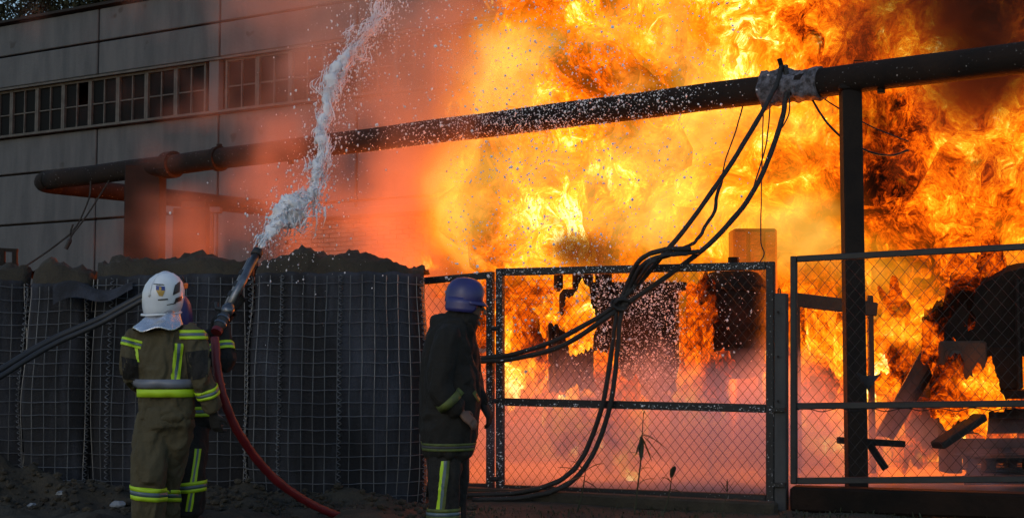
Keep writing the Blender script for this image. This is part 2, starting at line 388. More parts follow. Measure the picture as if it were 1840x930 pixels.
# ------------------------------------------------------------------ overhead pipeline
PD = Vector((-.79, .613, 0)).normalized(); PP = Vector((3.0, 12.5, 0)); PR = .132
def pipe_at(px):
    k = (px - CX) / F; s = (PP.x - k * PP.y) / (k * PD.y - PD.x); return PP + PD * s
ZP = 3.70
def pipe_pt(px, dz=0.): p = pipe_at(px); p.z = ZP + dz; return p
pl = thing('overhead_pipeline', 'long dark rusted pipe carried overhead past the fire, bent back towards the building', 'pipe', pipe_pt(1535) - Vector((0, 0, ZP)))
e0 = pipe_pt(2100); e1 = pipe_pt(84)
L2 = Vector((.61, .79, 0)).normalized()
bend = [e1 + PD * (.45 * math.sin(a)) + L2 * (.45 * (1 - math.cos(a))) for a in np.linspace(0, math.pi / 2, 9)]
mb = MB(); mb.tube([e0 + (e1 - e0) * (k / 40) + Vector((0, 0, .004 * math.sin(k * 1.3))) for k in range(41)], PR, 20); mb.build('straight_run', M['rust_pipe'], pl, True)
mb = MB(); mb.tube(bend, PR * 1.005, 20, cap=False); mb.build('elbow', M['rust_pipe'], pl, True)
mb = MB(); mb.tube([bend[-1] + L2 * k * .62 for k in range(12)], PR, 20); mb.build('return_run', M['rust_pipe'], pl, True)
for px, w_, r_ in ((303, .16, 1.32), (390, .07, 1.2)):
    p = pipe_pt(px); MB().tube([p - PD * w_ / 2, p + PD * w_ / 2], PR * r_, 18).build('flange', M['rust_pipe'], pl, False)
for px, dz in ((390, .16), (520, -.15), (1590, -.14)):
    p = pipe_pt(px); MB().tube([p + Vector((0, 0, dz * .6)), p + Vector((0, 0, dz * 1.15))], .035, 8).build('nozzle_stub', M['rust_pipe'], pl)
p = pipe_pt(1408); MB().tube([p + Vector((.03, -.05, .08)), p + Vector((-.03, -.1, .25))], .022, 8).build('bracket', M['post'], pl)
p = pipe_pt(1550); MB().tube([p + Vector((-.04, 0, .12)), p + Vector((-.04, 0, .155)), p + Vector((.04, 0, .155)), p + Vector((.04, 0, .12))], .006, 5).build('lifting_eye', M['post'], pl)
# frosty foam sleeve where the cables hang
def lump_tube(name, pts, r, m_, parent, rough=.25, fr=9., seg=26, s=3):
    mb = MB(); mb.tube(pts, r, seg); V = np.array(mb.v); cen = np.repeat(np.array([tuple(p) for p in pts]), seg, 0)
    d = V - cen; nrm = d / np.linalg.norm(d, axis=1, keepdims=True); V = V + nrm * (fbm(V * fr, 4, s) * r_of(r) * rough)[:, None]
    mb.v = V.tolist(); return mb.build(name, m_, parent, True)
def r_of(r): return r if isinstance(r, (int, float)) else r[0]
a, b = pipe_pt(1378), pipe_pt(1482)
sleeve = lump_tube('foam_sleeve', [a.lerp(b, k / 30) for k in range(31)], PR * 1.16, mat('grey_foam_crust', (.13, .13, .16), .9, col2=(.035, .034, .04), scale=16, contrast=(.42, .6), bump=1, bscale=30), None, .20, 9)
tag(sleeve, 'crusted grey foam sleeve on the pipe where the cables hang', 'foam', kind='stuff')
def support(name, px, wpx, ytop, ybot, mat_, label, Y=None, depth=None, cap=None):
    p = pipe_at(px) if Y is None else at(px, 600, Y); Yd = p.y; w_ = wpx / F * Yd
    t = thing(name, label, 'post', (p.x, p.y, 0), 'posts carrying the overhead pipe')
    zt = at(px, ytop, Yd).z; mb = MB().box((p.x, p.y, zt / 2 - .05), (w_, depth or w_, zt + .1), bev=.012); mb.build('shaft', mat_, t)
    if cap: MB().box((p.x + cap[2], p.y, zt + cap[1] / 2 - .002), (w_ * cap[0], (depth or w_) * 1.1, cap[1]), bev=.01).build('saddle', mat_, t)
    return t
support('pipe_support', 1534, 35, 163, 895, M['post'], 'dark square steel post carrying the pipe behind the right fence panel', cap=(1.35, .045, 0))
support('pipe_support', 258, 64, 298, 480, M['post'], 'broad dark column under the pipe near its bend', depth=.35)
s3 = support('pipe_support', 341, 60, 375, 480, M['post'], 'broad dark column with a narrow neck under the branch running to the building', Y=21.9, depth=.3, cap=(.72, .10, .06))

# hanging wire with a weight near the bend
hw = thing('hanging_wire', 'thin wire with a dangling black plug slung from the pipe bend', 'wire', at(130, 430, 19.2))
Yh = 18.95
def P3(l, Y): return [at(x, y, Y if len(q) == 0 else q[0]) for x, y, *q in l]
for l, r in (([(200, 318), (180, 350), (150, 395), (132, 418), (125, 430)], .012), ([(163, 325), (160, 355), (142, 398), (130, 415)], .012), ([(132, 416), (80, 455), (30, 487), (0, 500)], .014), ([(131, 403), (127, 415), (127, 428)], .014)):
    MB().tube(spline(P3(l, Yh), 6), r, 5).build('strand', M['cable'], hw)
a, b = at(127, 428, Yh), at(118, 447, Yh); MB().tube([a, a.lerp(b, .2), b], [.015, .035, .03], 8).build('plug', M['black_rubber'], hw)
rl = thing('metal_railing', 'short dark metal railing behind the leftmost wire basket', 'railing', at(15, 490, 14.5))
for px in (5, 27): MB().bar(at(px, 448, 14.5), at(px, 500, 14.5), .045).build('post', M['post'], rl)
for py in (448, 474): MB().bar(at(-25, py - 1, 14.5), at(32, py + 2, 14.5), .035).build('rail', M['post'], rl)

# ------------------------------------------------------------------ gabion baskets
def basket(label, cols, Y0, ztop, zbot, seed, soil_h, coils, back=1.0):
    """cols: list of (px, depth offset) along the front in plan"""
    pts = [at(px, 700, Y0 + dy) for px, dy in cols]; pts = [Vector((p.x, p.y, 0)) for p in pts]
    cen = sum(pts, Vector()) / len(pts)
    t = thing('gabion_basket', label, 'gabion', (cen.x, cen.y + .4, 0), 'wire gabion baskets in a row')
    cur = spline(pts, 14); n = len(cur)
    # arc length
    L_ = [0.]
    for i in range(1, n): L_.append(L_[-1] + (cur[i] - cur[i - 1]).length)
    def along(u):
        for i in range(1, n):
            if u <= L_[i] or i == n - 1:
                k = (u - L_[i - 1]) / max(1e-6, L_[i] - L_[i - 1]); return cur[i - 1].lerp(cur[i], min(1, max(0, k)))
    def zt(x): return ztop + .02 * n1(x * 2.3, 1, seed) + .012 * n1(x * 9, 4, seed)
    def surf(u, v, off=0.):
        p = along(u); a_ = along(max(0, u - .03)); b_ = along(min(L_[-1], u + .03)); tg = (b_ - a_).normalized(); nm = Vector((tg.y, -tg.x, 0))
        z = zbot + (zt(p.x) - zbot) * v
        bul = .05 * math.sin(math.pi * min(1, v * 1.05)) + .028 * n1(p.x * 5, v * 3.2, seed) + .012 * n1(p.x * 16, v * 4, seed + 3)
        return Vector((p.x, p.y, z)) + nm * (bul + off)
    NU = int(L_[-1] / .03) + 2; NV = 48; rows = []
    for j in range(NV): rows.append([surf(L_[-1] * i / (NU - 1), j / (NV - 1), -.012) for i in range(NU)])
    # fold over the top, then sides and back
    rows.append([surf(L_[-1] * i / (NU - 1), 1, -.03) + Vector((0, 0, .03 + .012 * n1(i * .3, seed))) for i in range(NU)])
    rows.append([surf(L_[-1] * i / (NU - 1), 1, -.10) + Vector((0, 0, .0)) for i in range(NU)])
    lin = MB().grid(rows)
    for e, sgn in ((0, 1), (NU - 1, -1)):
        r2 = [[rows[j][e], rows[j][e] + Vector((.03 * sgn, back, 0))] for j in range(NV)]; lin.grid(r2)
    lin.build('liner', M['liner'], t, True)
    wm = MB(); rw = .0036
    k = 0; u = .02
    while u < L_[-1]:
        wm.tube([surf(u + .006 * n1(u * 3, v / 24 * 5, seed + 5), v / 24, .016) for v in range(25)], rw, 4, cap=False); u += .1
    hz = 0.06
    while hz < ztop - zbot:
        v = hz / (ztop - zbot)
        wm.tube([surf(L_[-1] * i / (NU - 1), min(1, v + .004 * n1(i * .2, hz * 7, seed)), .020) for i in range(NU)], rw, 4, cap=False); hz += .112
    wm.build('wire_mesh', M['galv'], t)
    for cpx in coils:
        best = min(range(200), key=lambda i: abs(along(L_[-1] * i / 199).x / along(L_[-1] * i / 199).y * F + CX - cpx)); u = L_[-1] * best / 199
        pts2 = []
        for i in range(420):
            v = i / 419; p = surf(min(L_[-1], max(0, u + .006 * n1(v * 9, seed))), v, .02); q = i * .62
            pts2.append(p + Vector((.016 * math.cos(q), -.016 * math.sin(q), 0)))
        MB().tube(pts2, .0042, 4, cap=False).build('coil_hinge', M['galv'], t)
    # soil heaped inside
    NS = 18; X0, X1 = cur[0].x, cur[-1].x; m_ = int((X1 - X0) / .035) + 3; V = []
    for j in range(NS + 1):
        fy = j / NS
        for i in range(m_):
            uu = L_[-1] * i / (m_ - 1); p = along(uu); y = p.y + .03 + fy * back
            z0 = zt(p.x) - .02; prof = math.sin(math.pi * min(1, max(0, fy * .9 + .06))) ** .6
            hh = .08 + .75 * soil_h(p.x / y * F + CX) * prof
            q = Vector((p.x * 3.1, y * 3.1, seed))
            hh = hh * (1 + .5 * mnoise.fractal(q, 1, 2, 4)) + .06 * abs(mnoise.fractal(q * 2.7, 1, 2, 3)) * (prof > .3) + .025 * mnoise.fractal(q * 6, 1, 2, 2)
            V.append((p.x, y, z0 + (max(-.02, hh) if j else -.06)))
    Fc = [(j * m_ + i, j * m_ + i + 1, (j + 1) * m_ + i + 1, (j + 1) * m_ + i) for j in range(NS) for i in range(m_ - 1)]
    put('soil_fill', np_mesh('soil_fill', V, Fc, M['soil']), t)
    return t
def hump(*hs):
    return lambda px: sum(h * math.exp(-((px - c) / w) ** 2) for c, w, h in hs)
basket('wire gabion basket at the end of the row under the metal railing', [(-120, .12), (-60, .02), (0, .04), (36, .10), (47, .20)], 12.55, 1.90, -.1, 1, hump((30, 60, .09), (-40, 40, .06)), (-30, 46))
basket('narrow wire gabion basket beside a gap, bluish side bulging out', [(49, .20), (58, .08), (90, 0), (130, .0), (152, .06), (166, .16)], 12.35, 1.86, -.1, 2, hump((80, 40, .22), (140, 40, .10)), (53, 152))
basket('wide wire gabion basket behind the two firefighters at the nozzle', [(167, .18), (178, .07), (202, .0), (262, -.02), (326, .02), (390, .0), (440, .05), (452, .16)], 12.3, 1.92, -.1, 3, hump((220, 60, .16), (330, 60, .15), (420, 50, .12)), (202, 326, 447))
basket('wide wire gabion basket with heaped soil beside the man in the blue helmet', [(454, .16), (466, .07), (508, .0), (560, -.04), (612, -.06), (680, -.03), (730, .08), (760, .24)], 12.1, 1.93, -.1, 4, hump((560, 50, .20), (640, 45, .17), (500, 40, .10), (690, 30, .04)), (458, 508, 612, 756))
tf = MB(); rows = []
for i in range(14):
    px = 95 + i * 11; rows.append([at(px, 512 - 9 * math.sin(i * .55) + 22 * (j / 4) ** 1.5 * (1.6 - i / 13) , 12.25 - .03 * j) for j in range(5)])
tag(MB().grid(rows).build('liner_flap', M['liner'], None, True), 'loose torn flap of dark liner folded over the narrow gabion', 'fabric flap')

# ------------------------------------------------------------------ gates and fence
G0 = Vector((-.153, 13.0, 0)); G1 = Vector((2.217, 11.8, 0)); GD = (G1 - G0).normalized(); GN = Vector((GD.y, -GD.x, 0))
def on_gate(px, py, off=0.):
    """point on the gate's vertical plane seen at a photo pixel"""
    d = at(px, py, 10) - Vector((0, 0, H)); o = Vector((0, 0, H)); n = GN
    k = ((G0 + GN * off) - o).dot(n) / d.dot(n); return o + d * k
def chain(quad, parent, pitch=.085, r=.0021, m_='wire', sag=0.):
    """chain link between four corners (tl, tr, br, bl): two families of diagonal wires"""
    tl, tr, br, bl_ = quad; W = ((tr - tl).length + (br - bl_).length) / 2; Hh = ((bl_ - tl).length + (br - tr).length) / 2
    nrm = (tr - tl).cross(bl_ - tl).normalized()
    def pt(u, v):
        p = tl.lerp(tr, u / W).lerp(bl_.lerp(br, u / W), v / Hh)
        return p + nrm * (.012 * n1(u * 2.1, v * 2.1, 5)) + (br - bl_).normalized() * (.006 * n1(u * 3, v * 3, 8)) + Vector((0, 0, .006 * n1(u * 3, v * 3, 9)))
    mb = MB(); asp = 1.18
    for sgn in (1, -1):
        c = -Hh / asp - pitch if sgn > 0 else 0
        end = W + pitch if sgn > 0 else W + Hh / asp + pitch
        while c < end:
            pts = []; ns = int(Hh / pitch * 1.2) + 2
            for i in range(ns + 1):
                v = Hh * i / ns; u = c + sgn * v / asp
                if 0 <= u <= W: pts.append(pt(u, v) + nrm * (.002 * (1 if i % 2 else -1)))
            if len(pts) > 1: mb.tube(pts, r, 3, cap=False)
            c += pitch
    return mb.build('chain_link', M[m_], parent)
def panel(name, label, tl, tr, br, bl_, bar, mid=None, m_='gate', group=None, stiles=(True, True), pitch=.085, cat='gate'):
    t = thing(name, label, cat, (bl_ + br) / 2, group); up = GN
    def b(nm, p, q, w_=None): MB().bar(p, q, w_ or bar, (w_ or bar) * .9, up=up, bev=.006).build(nm, M[m_], t)
    hb = bar / 2; ex = (tr - tl).normalized() * hb; ez = Vector((0, 0, hb))
    if stiles[0]: b('stile', tl + ex + ez, bl_ + ex - ez)
    if stiles[1]: b('stile', tr - ex + ez, br - ex - ez)
    b('top_rail', tl + ex * 2.02, tr - ex * 2.02); b('bottom_rail', bl_ + ex * 2.02, br - ex * 2.02)
    if mid: b('mid_rail', tl.lerp(bl_, mid[0]) + ex * 2.02, tr.lerp(br, mid[1]) - ex * 2.02)
    chain((tl + ex * 1.4 - ez, tr - ex * 1.4 - ez, br - ex * 1.4 + ez, bl_ + ex * 1.4 + ez), t, pitch)
    return t
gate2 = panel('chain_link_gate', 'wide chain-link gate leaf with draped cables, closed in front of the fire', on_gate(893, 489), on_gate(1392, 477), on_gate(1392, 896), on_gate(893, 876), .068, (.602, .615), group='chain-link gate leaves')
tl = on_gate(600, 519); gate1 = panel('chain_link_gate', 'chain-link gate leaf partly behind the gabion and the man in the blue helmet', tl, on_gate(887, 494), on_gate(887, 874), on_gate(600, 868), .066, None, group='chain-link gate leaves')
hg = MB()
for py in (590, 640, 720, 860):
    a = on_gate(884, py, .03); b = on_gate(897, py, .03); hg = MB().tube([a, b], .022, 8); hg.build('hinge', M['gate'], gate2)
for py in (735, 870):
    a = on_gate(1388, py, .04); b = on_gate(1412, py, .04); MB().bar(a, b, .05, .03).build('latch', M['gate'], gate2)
# grey gate post with lighter weathered face
gpA, gpB = on_gate(1404, 527, -.02), on_gate(1404, 912, -.02)
gp = thing('gate_post', 'weathered grey flat steel post between the gate and the fence panel', 'post', gpB)
MB().bar(gpA, gpB + Vector((0, 0, -.05)), .10, .09, up=GN, bev=.008).build('shaft', M['grey_post'], gp)
MB().tube([gpA + Vector((-.03, -.02, 0)), gpA + Vector((-.03, -.02, .03)), gpA + Vector((-.02, -.02, .045)), gpA + Vector((-.012, -.02, .03)), gpA + Vector((-.012, -.02, 0))], .006, 5).build('eye_bolt', M['post'], gp)
for py in (560, 640, 720): MB().tube([on_gate(1398, py, .035), on_gate(1398, py, .055)], .010, 6).build('bolt', M['post'], gp)
# right fence panel rises slightly to the right
RD = Vector((.93, -.37, 0)).normalized(); Yr = 11.75
def on_right(px, py):
    n = Vector((RD.y, -RD.x, 0)); p0 = at(1425, 600, Yr); p0 = Vector((p0.x, p0.y, 0)); d = at(px, py, 10) - Vector((0, 0, H)); o = Vector((0, 0, H))
    return o + d * ((p0 - o).dot(n) / d.dot(n))
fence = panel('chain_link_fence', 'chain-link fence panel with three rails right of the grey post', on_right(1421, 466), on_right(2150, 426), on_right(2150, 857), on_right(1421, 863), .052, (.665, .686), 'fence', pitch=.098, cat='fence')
a, b = on_right(1430, 736), on_right(1840, 734)
MB().tube([a.lerp(b, k / 60) + Vector((0, -.03, .012 * math.sin(k * .7) + .008 * n1(k * .4))) for k in range(61)], .004, 4).build('tie_wire', M['wire'], fence)
rag = MB(); rows = []
for j in range(9):
    f = j / 8; x0 = 1536 + 22 * f ** 1.3; x1 = 1584 - 24 * f ** .8; row = []
    for i in range(9):
        g = i / 8; y = 668 + 36 * f * (1 - .35 * abs(g - .45)) + 7 * math.sin(math.pi * g) * (1 - f) + 2.5 * n1(i * .9, j * .9); row.append(on_right(x0 + (x1 - x0) * g, y) + Vector((0, -.05 - .02 * n1(i * .7, j * .5, 3), 0)))
    rows.append(row)
ro = rag.grid(rows).build('rag', M['liner'], None, True); sm_ = ro.modifiers.new('thickness', 'SOLIDIFY'); sm_.thickness = .006
tag(ro, 'small grey rag caught on the fence wire at the pipe post', 'rag')
# low concrete footing under the fence panel and kerb under the gate
a, b = on_right(1424, 872), on_right(2150, 868); ft = MB()
V = []; ft.bar(Vector((a.x, a.y + .02, .09)), Vector((b.x, b.y + .02, .10)), .22, .20, bev=.02)
tag(ft.build('fence_footing', M['soot']), 'low sooty concrete footing under the right fence panel', 'footing')
a, b = on_gate(760, 905, .25), on_gate(1395, 930, .25); kb = MB().bar(Vector((a.x, a.y, .02)), Vector((b.x, b.y, .02)), .16, .12, bev=.02)
tag(kb.build('kerb', M['soil']), 'low soil-covered kerb in front of the gate', 'kerb', kind='structure')

# ------------------------------------------------------------------ fire: billowing flames, then softer flame gas in front
# (photo px of a hot or cool region, its radius in px, how much hotter or cooler), turned into world positions at the fire's depth
HEAT = [(1200, 50, 110, .42), (1040, 90, 95, .38), (1235, 260, 120, .50), (1110, 310, 110, .42), (975, 320, 80, .26), (850, 430, 55, .40), (1150, 390, 80, .25),
        (1460, 410, 80, .30), (1690, 400, 140, .14), (1450, 240, 70, .22), (1570, 120, 60, .22), (1600, 520, 90, .20), (1240, 560, 50, .15), (1280, 680, 60, .2),
        (1660, 50, 120, -.75), (1810, 20, 110, -.9), (1480, 40, 60, -.40), (1340, 60, 60, -.30), (1680, 300, 70, -.28), (1800, 330, 70, -.32), (1500, 280, 45, -.25),
        (1050, 475, 80, -.22), (1600, 290, 55, -.25), (940, 150, 70, .25), (890, 350, 85, .8), (950, 430, 60, .3), (1350, 160, 60, .12)]
YF = 17.0
def heat_np(V):
    h = np.zeros(len(V))
    for px, py, r, a in HEAT:
        c = at(px, py, YF); rr = r / F * YF; h += .95 * a * np.exp(-((V[:, 0] - c[0]) ** 2 + (V[:, 2] - c[2]) ** 2) / (2 * rr * rr))
    return h
b = bmesh.new(); bmesh.ops.create_icosphere(b, subdivisions=4, radius=1)
iv = np.array([v.co for v in b.verts]); it = np.array([[v.index for v in f.verts] for f in b.faces]); b.free()
FV = []; FT = []; off = 0
for k in range(250):
    px = rng.uniform(880, 2060); py = rng.uniform(-160, 850); Y = rng.uniform(17.2, 19.6); r = rng.uniform(.5, 1.0) * (1.2 if py < 400 else .8)
    if px < 990 and py < 230: continue
    c = np.array(at(px, py, Y)); d = fbm(iv * 1.4 + c * 3.1, 5, 3)
    FV.append(iv * np.array([1, 1, 1.2]) * r * (1 + .5 * d[:, None]) + c); FT.append(it + off); off += len(iv)
# low tongues of flame round the burning equipment
for px, y0, y1, Y, n_ in ((925, 560, 700, 14.9, 9), (945, 600, 690, 15.0, 6), (1255, 510, 600, 14.7, 7), (1250, 600, 720, 14.6, 14), (1275, 640, 720, 14.6, 9), (1020, 735, 810, 14.5, 9), (1135, 735, 810, 14.5, 12), (1090, 655, 690, 14.6, 4),
                          (1460, 560, 760, 15.0, 16), (1610, 560, 790, 15.1, 16), (1660, 600, 720, 15.2, 12), (1715, 702, 716, 13.7, 5), (1750, 702, 712, 13.75, 4), (1695, 580, 620, 14.1, 4), (1735, 525, 545, 14.2, 3), (1790, 482, 500, 14.3, 3), (1040, 560, 600, 15.5, 6), (1500, 690, 800, 15.2, 8), (1560, 740, 820, 15.0, 8), (1650, 740, 810, 15.0, 10), (1780, 720, 800, 15.2, 10), (1850, 700, 800, 15.2, 8), (1400, 620, 760, 15.8, 8), (1740, 520, 600, 14.9, 8)):
    for k in range(n_):
        c = np.array(at(px + rng.normal(0, 13), rng.uniform(y0, y1), Y + rng.normal(0, .1))); d = fbm(iv * 1.7 + c * 5.1, 4, 5); r = rng.uniform(.07, .17)
        FV.append(iv * np.array([.8, .8, 1.7]) * r * (1 + .6 * d[:, None]) + c); FT.append(it + off); off += len(iv)
FV = np.vstack(FV); FT = np.vstack(FT)
m = bpy.data.materials.new('flame'); m.use_nodes = True; m.node_tree.nodes.clear(); s = NT(m.node_tree)
pos = s.n('ShaderNodeTexCoord').outputs['Object']
p1_ = s.warp(pos, s.noise(pos, .5, 3), 1.6); p2_ = s.warp(p1_, s.noise(p1_, 1.7, 5, .6), .5)
t = s.m('MULTIPLY_ADD', s.noise(p2_, .8, 10, .62).outputs[0], 3.0, -1.02)
t = s.m('ADD', t, s.m('MULTIPLY_ADD', s.noise(p2_, 4.5, 6, .7).outputs[0], 1.1, -.55))
t = s.m('ADD', t, s.m('MULTIPLY_ADD', s.noise(p2_, 19, 4, .75).outputs[0], .95, -.475))
t = s.m('ADD', t, s.n('ShaderNodeAttribute', attribute_name='heat').outputs['Fac'])
FLAME = [(0, (.004, .002, .0015)), (.14, (.03, .004, .001)), (.28, (.26, .022, .0015)), (.44, (.95, .11, .002)), (.58, (1.35, .25, .004)), (.72, (1.75, .48, .010)), (.85, (2.1, .88, .04)), (.95, (2.6, 1.5, .22)), (1, (3.2, 2.4, .8))]
col = s.ramp(t, FLAME)
em = s.n('ShaderNodeEmission'); s.l(col, em.inputs[0])
al = s.mr(s.m('ADD', s.noise(p2_, 1.1, 7, .65).outputs[0], s.n('ShaderNodeAttribute', attribute_name='cover').outputs['Fac']), .34, .56, 0, 1)
tr = s.n('ShaderNodeBsdfTransparent'); mx = s.n('ShaderNodeMixShader'); s.l(al, mx.inputs[0]); s.l(tr.outputs[0], mx.inputs[1]); s.l(em.outputs[0], mx.inputs[2])
o = s.n('ShaderNodeOutputMaterial'); s.l(mx.outputs[0], o.inputs[0]); m.cycles.emission_sampling = 'NONE'
fme = np_mesh('flames', FV, FT, m); fme.attributes.new('heat', 'FLOAT', 'POINT').data.foreach_set('value', heat_np(FV).astype(np.float32))
cov = np.clip((FV[:, 0] - .22 * FV[:, 2] + 1.9) / 1.6, 0, 1) * .30 - .26
fme.attributes.new('cover', 'FLOAT', 'POINT').data.foreach_set('value', cov.astype(np.float32))
flames = put('flames', fme); tag(flames, 'huge billowing orange and yellow flames behind the gate and the pipe', 'fire', kind='stuff')

def volume_obj(name, lo, hi_, vox, field, material):
    ng = bpy.data.node_groups.new(name, 'GeometryNodeTree'); ng.interface.new_socket('Geometry', in_out='OUTPUT', socket_type='NodeSocketGeometry')
    g = NT(ng); on = g.n('NodeGroupOutput'); vc = g.n('GeometryNodeVolumeCube'); vc.inputs['Min'].default_value = lo; vc.inputs['Max'].default_value = hi_
    for ax, a, b in zip('XYZ', lo, hi_): vc.inputs['Resolution ' + ax].default_value = int((b - a) / vox)
    pos = g.n('GeometryNodeInputPosition').outputs[0]; sx = g.n('ShaderNodeSeparateXYZ'); g.l(pos, sx.inputs[0])
    g.l(field(g, pos, *sx.outputs), vc.inputs['Density'])
    sm = g.n('GeometryNodeSetMaterial'); g.l(vc.outputs[0], sm.inputs[0]); sm.inputs['Material'].default_value = material; g.l(sm.outputs[0], on.inputs[0])
    ob = put(name, bpy.data.meshes.new(name)); md = ob.modifiers.new(name, 'NODES'); md.node_group = ng; return ob
def gn_blobs(g, X, Z, t, blobs, Yd):
    cmb = g.n('ShaderNodeCombineXYZ'); g.l(X, cmb.inputs[0]); g.l(Z, cmb.inputs[2])
    for px, py, r, a in blobs:
        c = at(px, py, Yd); rr = r / F * Yd; d = g.v('DISTANCE', cmb.outputs[0], (c.x, 0, c.z))
        t = g.m('MULTIPLY_ADD', g.m('EXPONENT', g.m('MULTIPLY', g.m('MULTIPLY', d, d), -1 / (2 * rr * rr))), a, t)
    return t
def gas_field(g, pos, X, Y, Z):
    p = g.warp(pos, g.noise(pos, .5, 2), 2.0); p = g.warp(p, g.noise(p, 1.6, 2), .5)
    t = g.m('MULTIPLY_ADD', g.noise(p, .75, 6, .66).outputs[0], 2.8, -1.0)
    t = gn_blobs(g, X, Z, t, [(a, b, c, d * .95) for a, b, c, d in HEAT] + [(860, 170, 75, .5), (810, 320, 65, .5), (880, 50, 80, .45), (780, 440, 55, .4)], 16.3)  # extra blobs glow in place of firelit smoke left of the flames
    t = g.m('SUBTRACT', t, g.mr(g.m('MULTIPLY_ADD', Z, -.22, X), -3.4, -.2, 1.0, 0))
    t = g.m('SUBTRACT', t, g.mr(Y, 14.8, 16.2, 1.1, 0)); t = g.m('SUBTRACT', t, g.mr(Y, 18.1, 17.4, .8, 0))
    return g.m('SUBTRACT', t, g.mr(Z, 2.2, .4, 0, .5))
gm = bpy.data.materials.new('flame_gas'); gm.use_nodes = True; gm.node_tree.nodes.clear(); s = NT(gm.node_tree)
t = s.n('ShaderNodeAttribute', attribute_name='density').outputs['Fac']
col = s.ramp(t, [(0, (.40, .040, .001)), (.2, (.85, .10, .002)), (.45, (1.3, .22, .004)), (.65, (1.7, .45, .010)), (.85, (2.2, .82, .03)), (1, (2.8, 1.6, .25))])
fl = s.mr(t, .0, .9, 0, .34)
em = s.n('ShaderNodeEmission'); s.l(col, em.inputs[0]); s.l(fl, em.inputs[1])
ab = s.n('ShaderNodeVolumeAbsorption'); ab.inputs[0].default_value = (0, 0, 0, 1); s.l(fl, ab.inputs[1])
ad = s.n('ShaderNodeAddShader'); s.l(em.outputs[0], ad.inputs[0]); s.l(ab.outputs[0], ad.inputs[1])
o = s.n('ShaderNodeOutputMaterial'); s.l(ad.outputs[0], o.inputs['Volume'])
gas = volume_obj('flame_gas', (-3.2, 14.7, 0), (8.2, 18.2, 6.9), .085, gas_field, gm); tag(gas, 'soft glowing gas rolling off the flames, its left part standing in for firelit smoke', 'fire', kind='stuff')
# the fire's own light
for px, py, Y, pw in ((930, 330, 16.7, 1150), (850, 420, 16.7, 280), (1130, 220, 16.9, 1300), (1390, 640, 16.4, 2600), (940, 720, 16.4, 2000), (1250, 720, 16.4, 2200), (1600, 660, 16.0, 2200)):
    l = bpy.data.lights.new('firelight', 'POINT'); l.energy = pw; l.color = (1, .17, .012); l.shadow_soft_size = .7
    lo_ = bpy.data.objects.new('firelight', l); C.objects.link(lo_); lo_.location = at(px, py, Y)

# ------------------------------------------------------------------ smoke
def smoke_mat(name, col, dens):
    m = bpy.data.materials.new(name); m.use_nodes = True; m.node_tree.nodes.clear(); s = NT(m.node_tree)
    d = s.m('MULTIPLY', s.m('MAXIMUM', s.n('ShaderNodeAttribute', attribute_name='density').outputs['Fac'], 0.), dens)
    v = s.n('ShaderNodeVolumePrincipled'); v.inputs['Color'].default_value = (*col, 1); v.inputs['Density Attribute'].default_value = ''; s.l(d, v.inputs['Density'])
    o = s.n('ShaderNodeOutputMaterial'); s.l(v.outputs[0], o.inputs['Volume']); return m
SMOKE = [(600, 60, 130, .55), (520, 10, 100, .4), (700, 250, 150, .45), (470, 400, 90, .0), (640, 420, 120, .3), (800, 120, 120, .6), (750, 430, 90, .5), (470, 150, 90, -.5), (860, 300, 80, .4)]
def smoke_field(g, pos, X, Y, Z):
    p = g.warp(pos, g.noise(pos, .45, 2), 1.6)
    t = g.m('MULTIPLY_ADD', g.noise(p, .85, 5, .62).outputs[0], 9.0, -5.05)
    t = gn_blobs(g, X, Z, t, SMOKE, 17.3)
    for a in (g.mr(X, -7.4, -3.6, 1.5, 0), g.mr(X, -.2, 1.2, 0, 1.2), g.mr(Y, 14.0, 15.4, 1.2, 0), g.mr(Y, 20.3, 18.6, 1.2, 0), g.mr(Z, 7.8, 8.4, 0, .6)): t = g.m('SUBTRACT', t, a)
    return g.m('MAXIMUM', t, 0.)
smo = volume_obj('smoke', (-8, 14.0, 0), (1.2, 20.4, 8.0), .2, smoke_field, smoke_mat('warm_smoke', (.80, .58, .48), .52)); tag(smo, 'orange lit smoke drifting left from the fire across the building', 'smoke', kind='stuff')
def low_field(g, pos, X, Y, Z):
    p = g.warp(pos, g.noise(pos, .8, 2), 1.0)
    t = g.m('MULTIPLY_ADD', g.noise(p, .9, 3, .6).outputs[0], 1.9, -.40)
    t = gn_blobs(g, X, Z, t, [(1330, 780, 130, .5), (1450, 770, 60, .1), (1000, 800, 120, .2), (1300, 620, 60, -.3)], 13.5)
    for a in (g.mr(X, -2.4, -1.4, 1., 0), g.mr(X, 2.5, 3.6, 0, .38), g.mr(Z, .5, 1.9, 0, 1.3), g.mr(Y, 15.0, 14.4, .8, 0), g.mr(Y, 12.95, 13.4, .6, 0)): t = g.m('SUBTRACT', t, a)
    return g.m('MAXIMUM', t, 0.)
low = volume_obj('ground_smoke', (-2.4, 12.95, 0), (7.5, 15.0, 2.0), .12, low_field, smoke_mat('pale_ground_smoke', (.82, .80, 1.0), 1.9)); tag(low, 'low pinkish smoke and steam hanging over the ground behind the gate', 'smoke', kind='stuff')
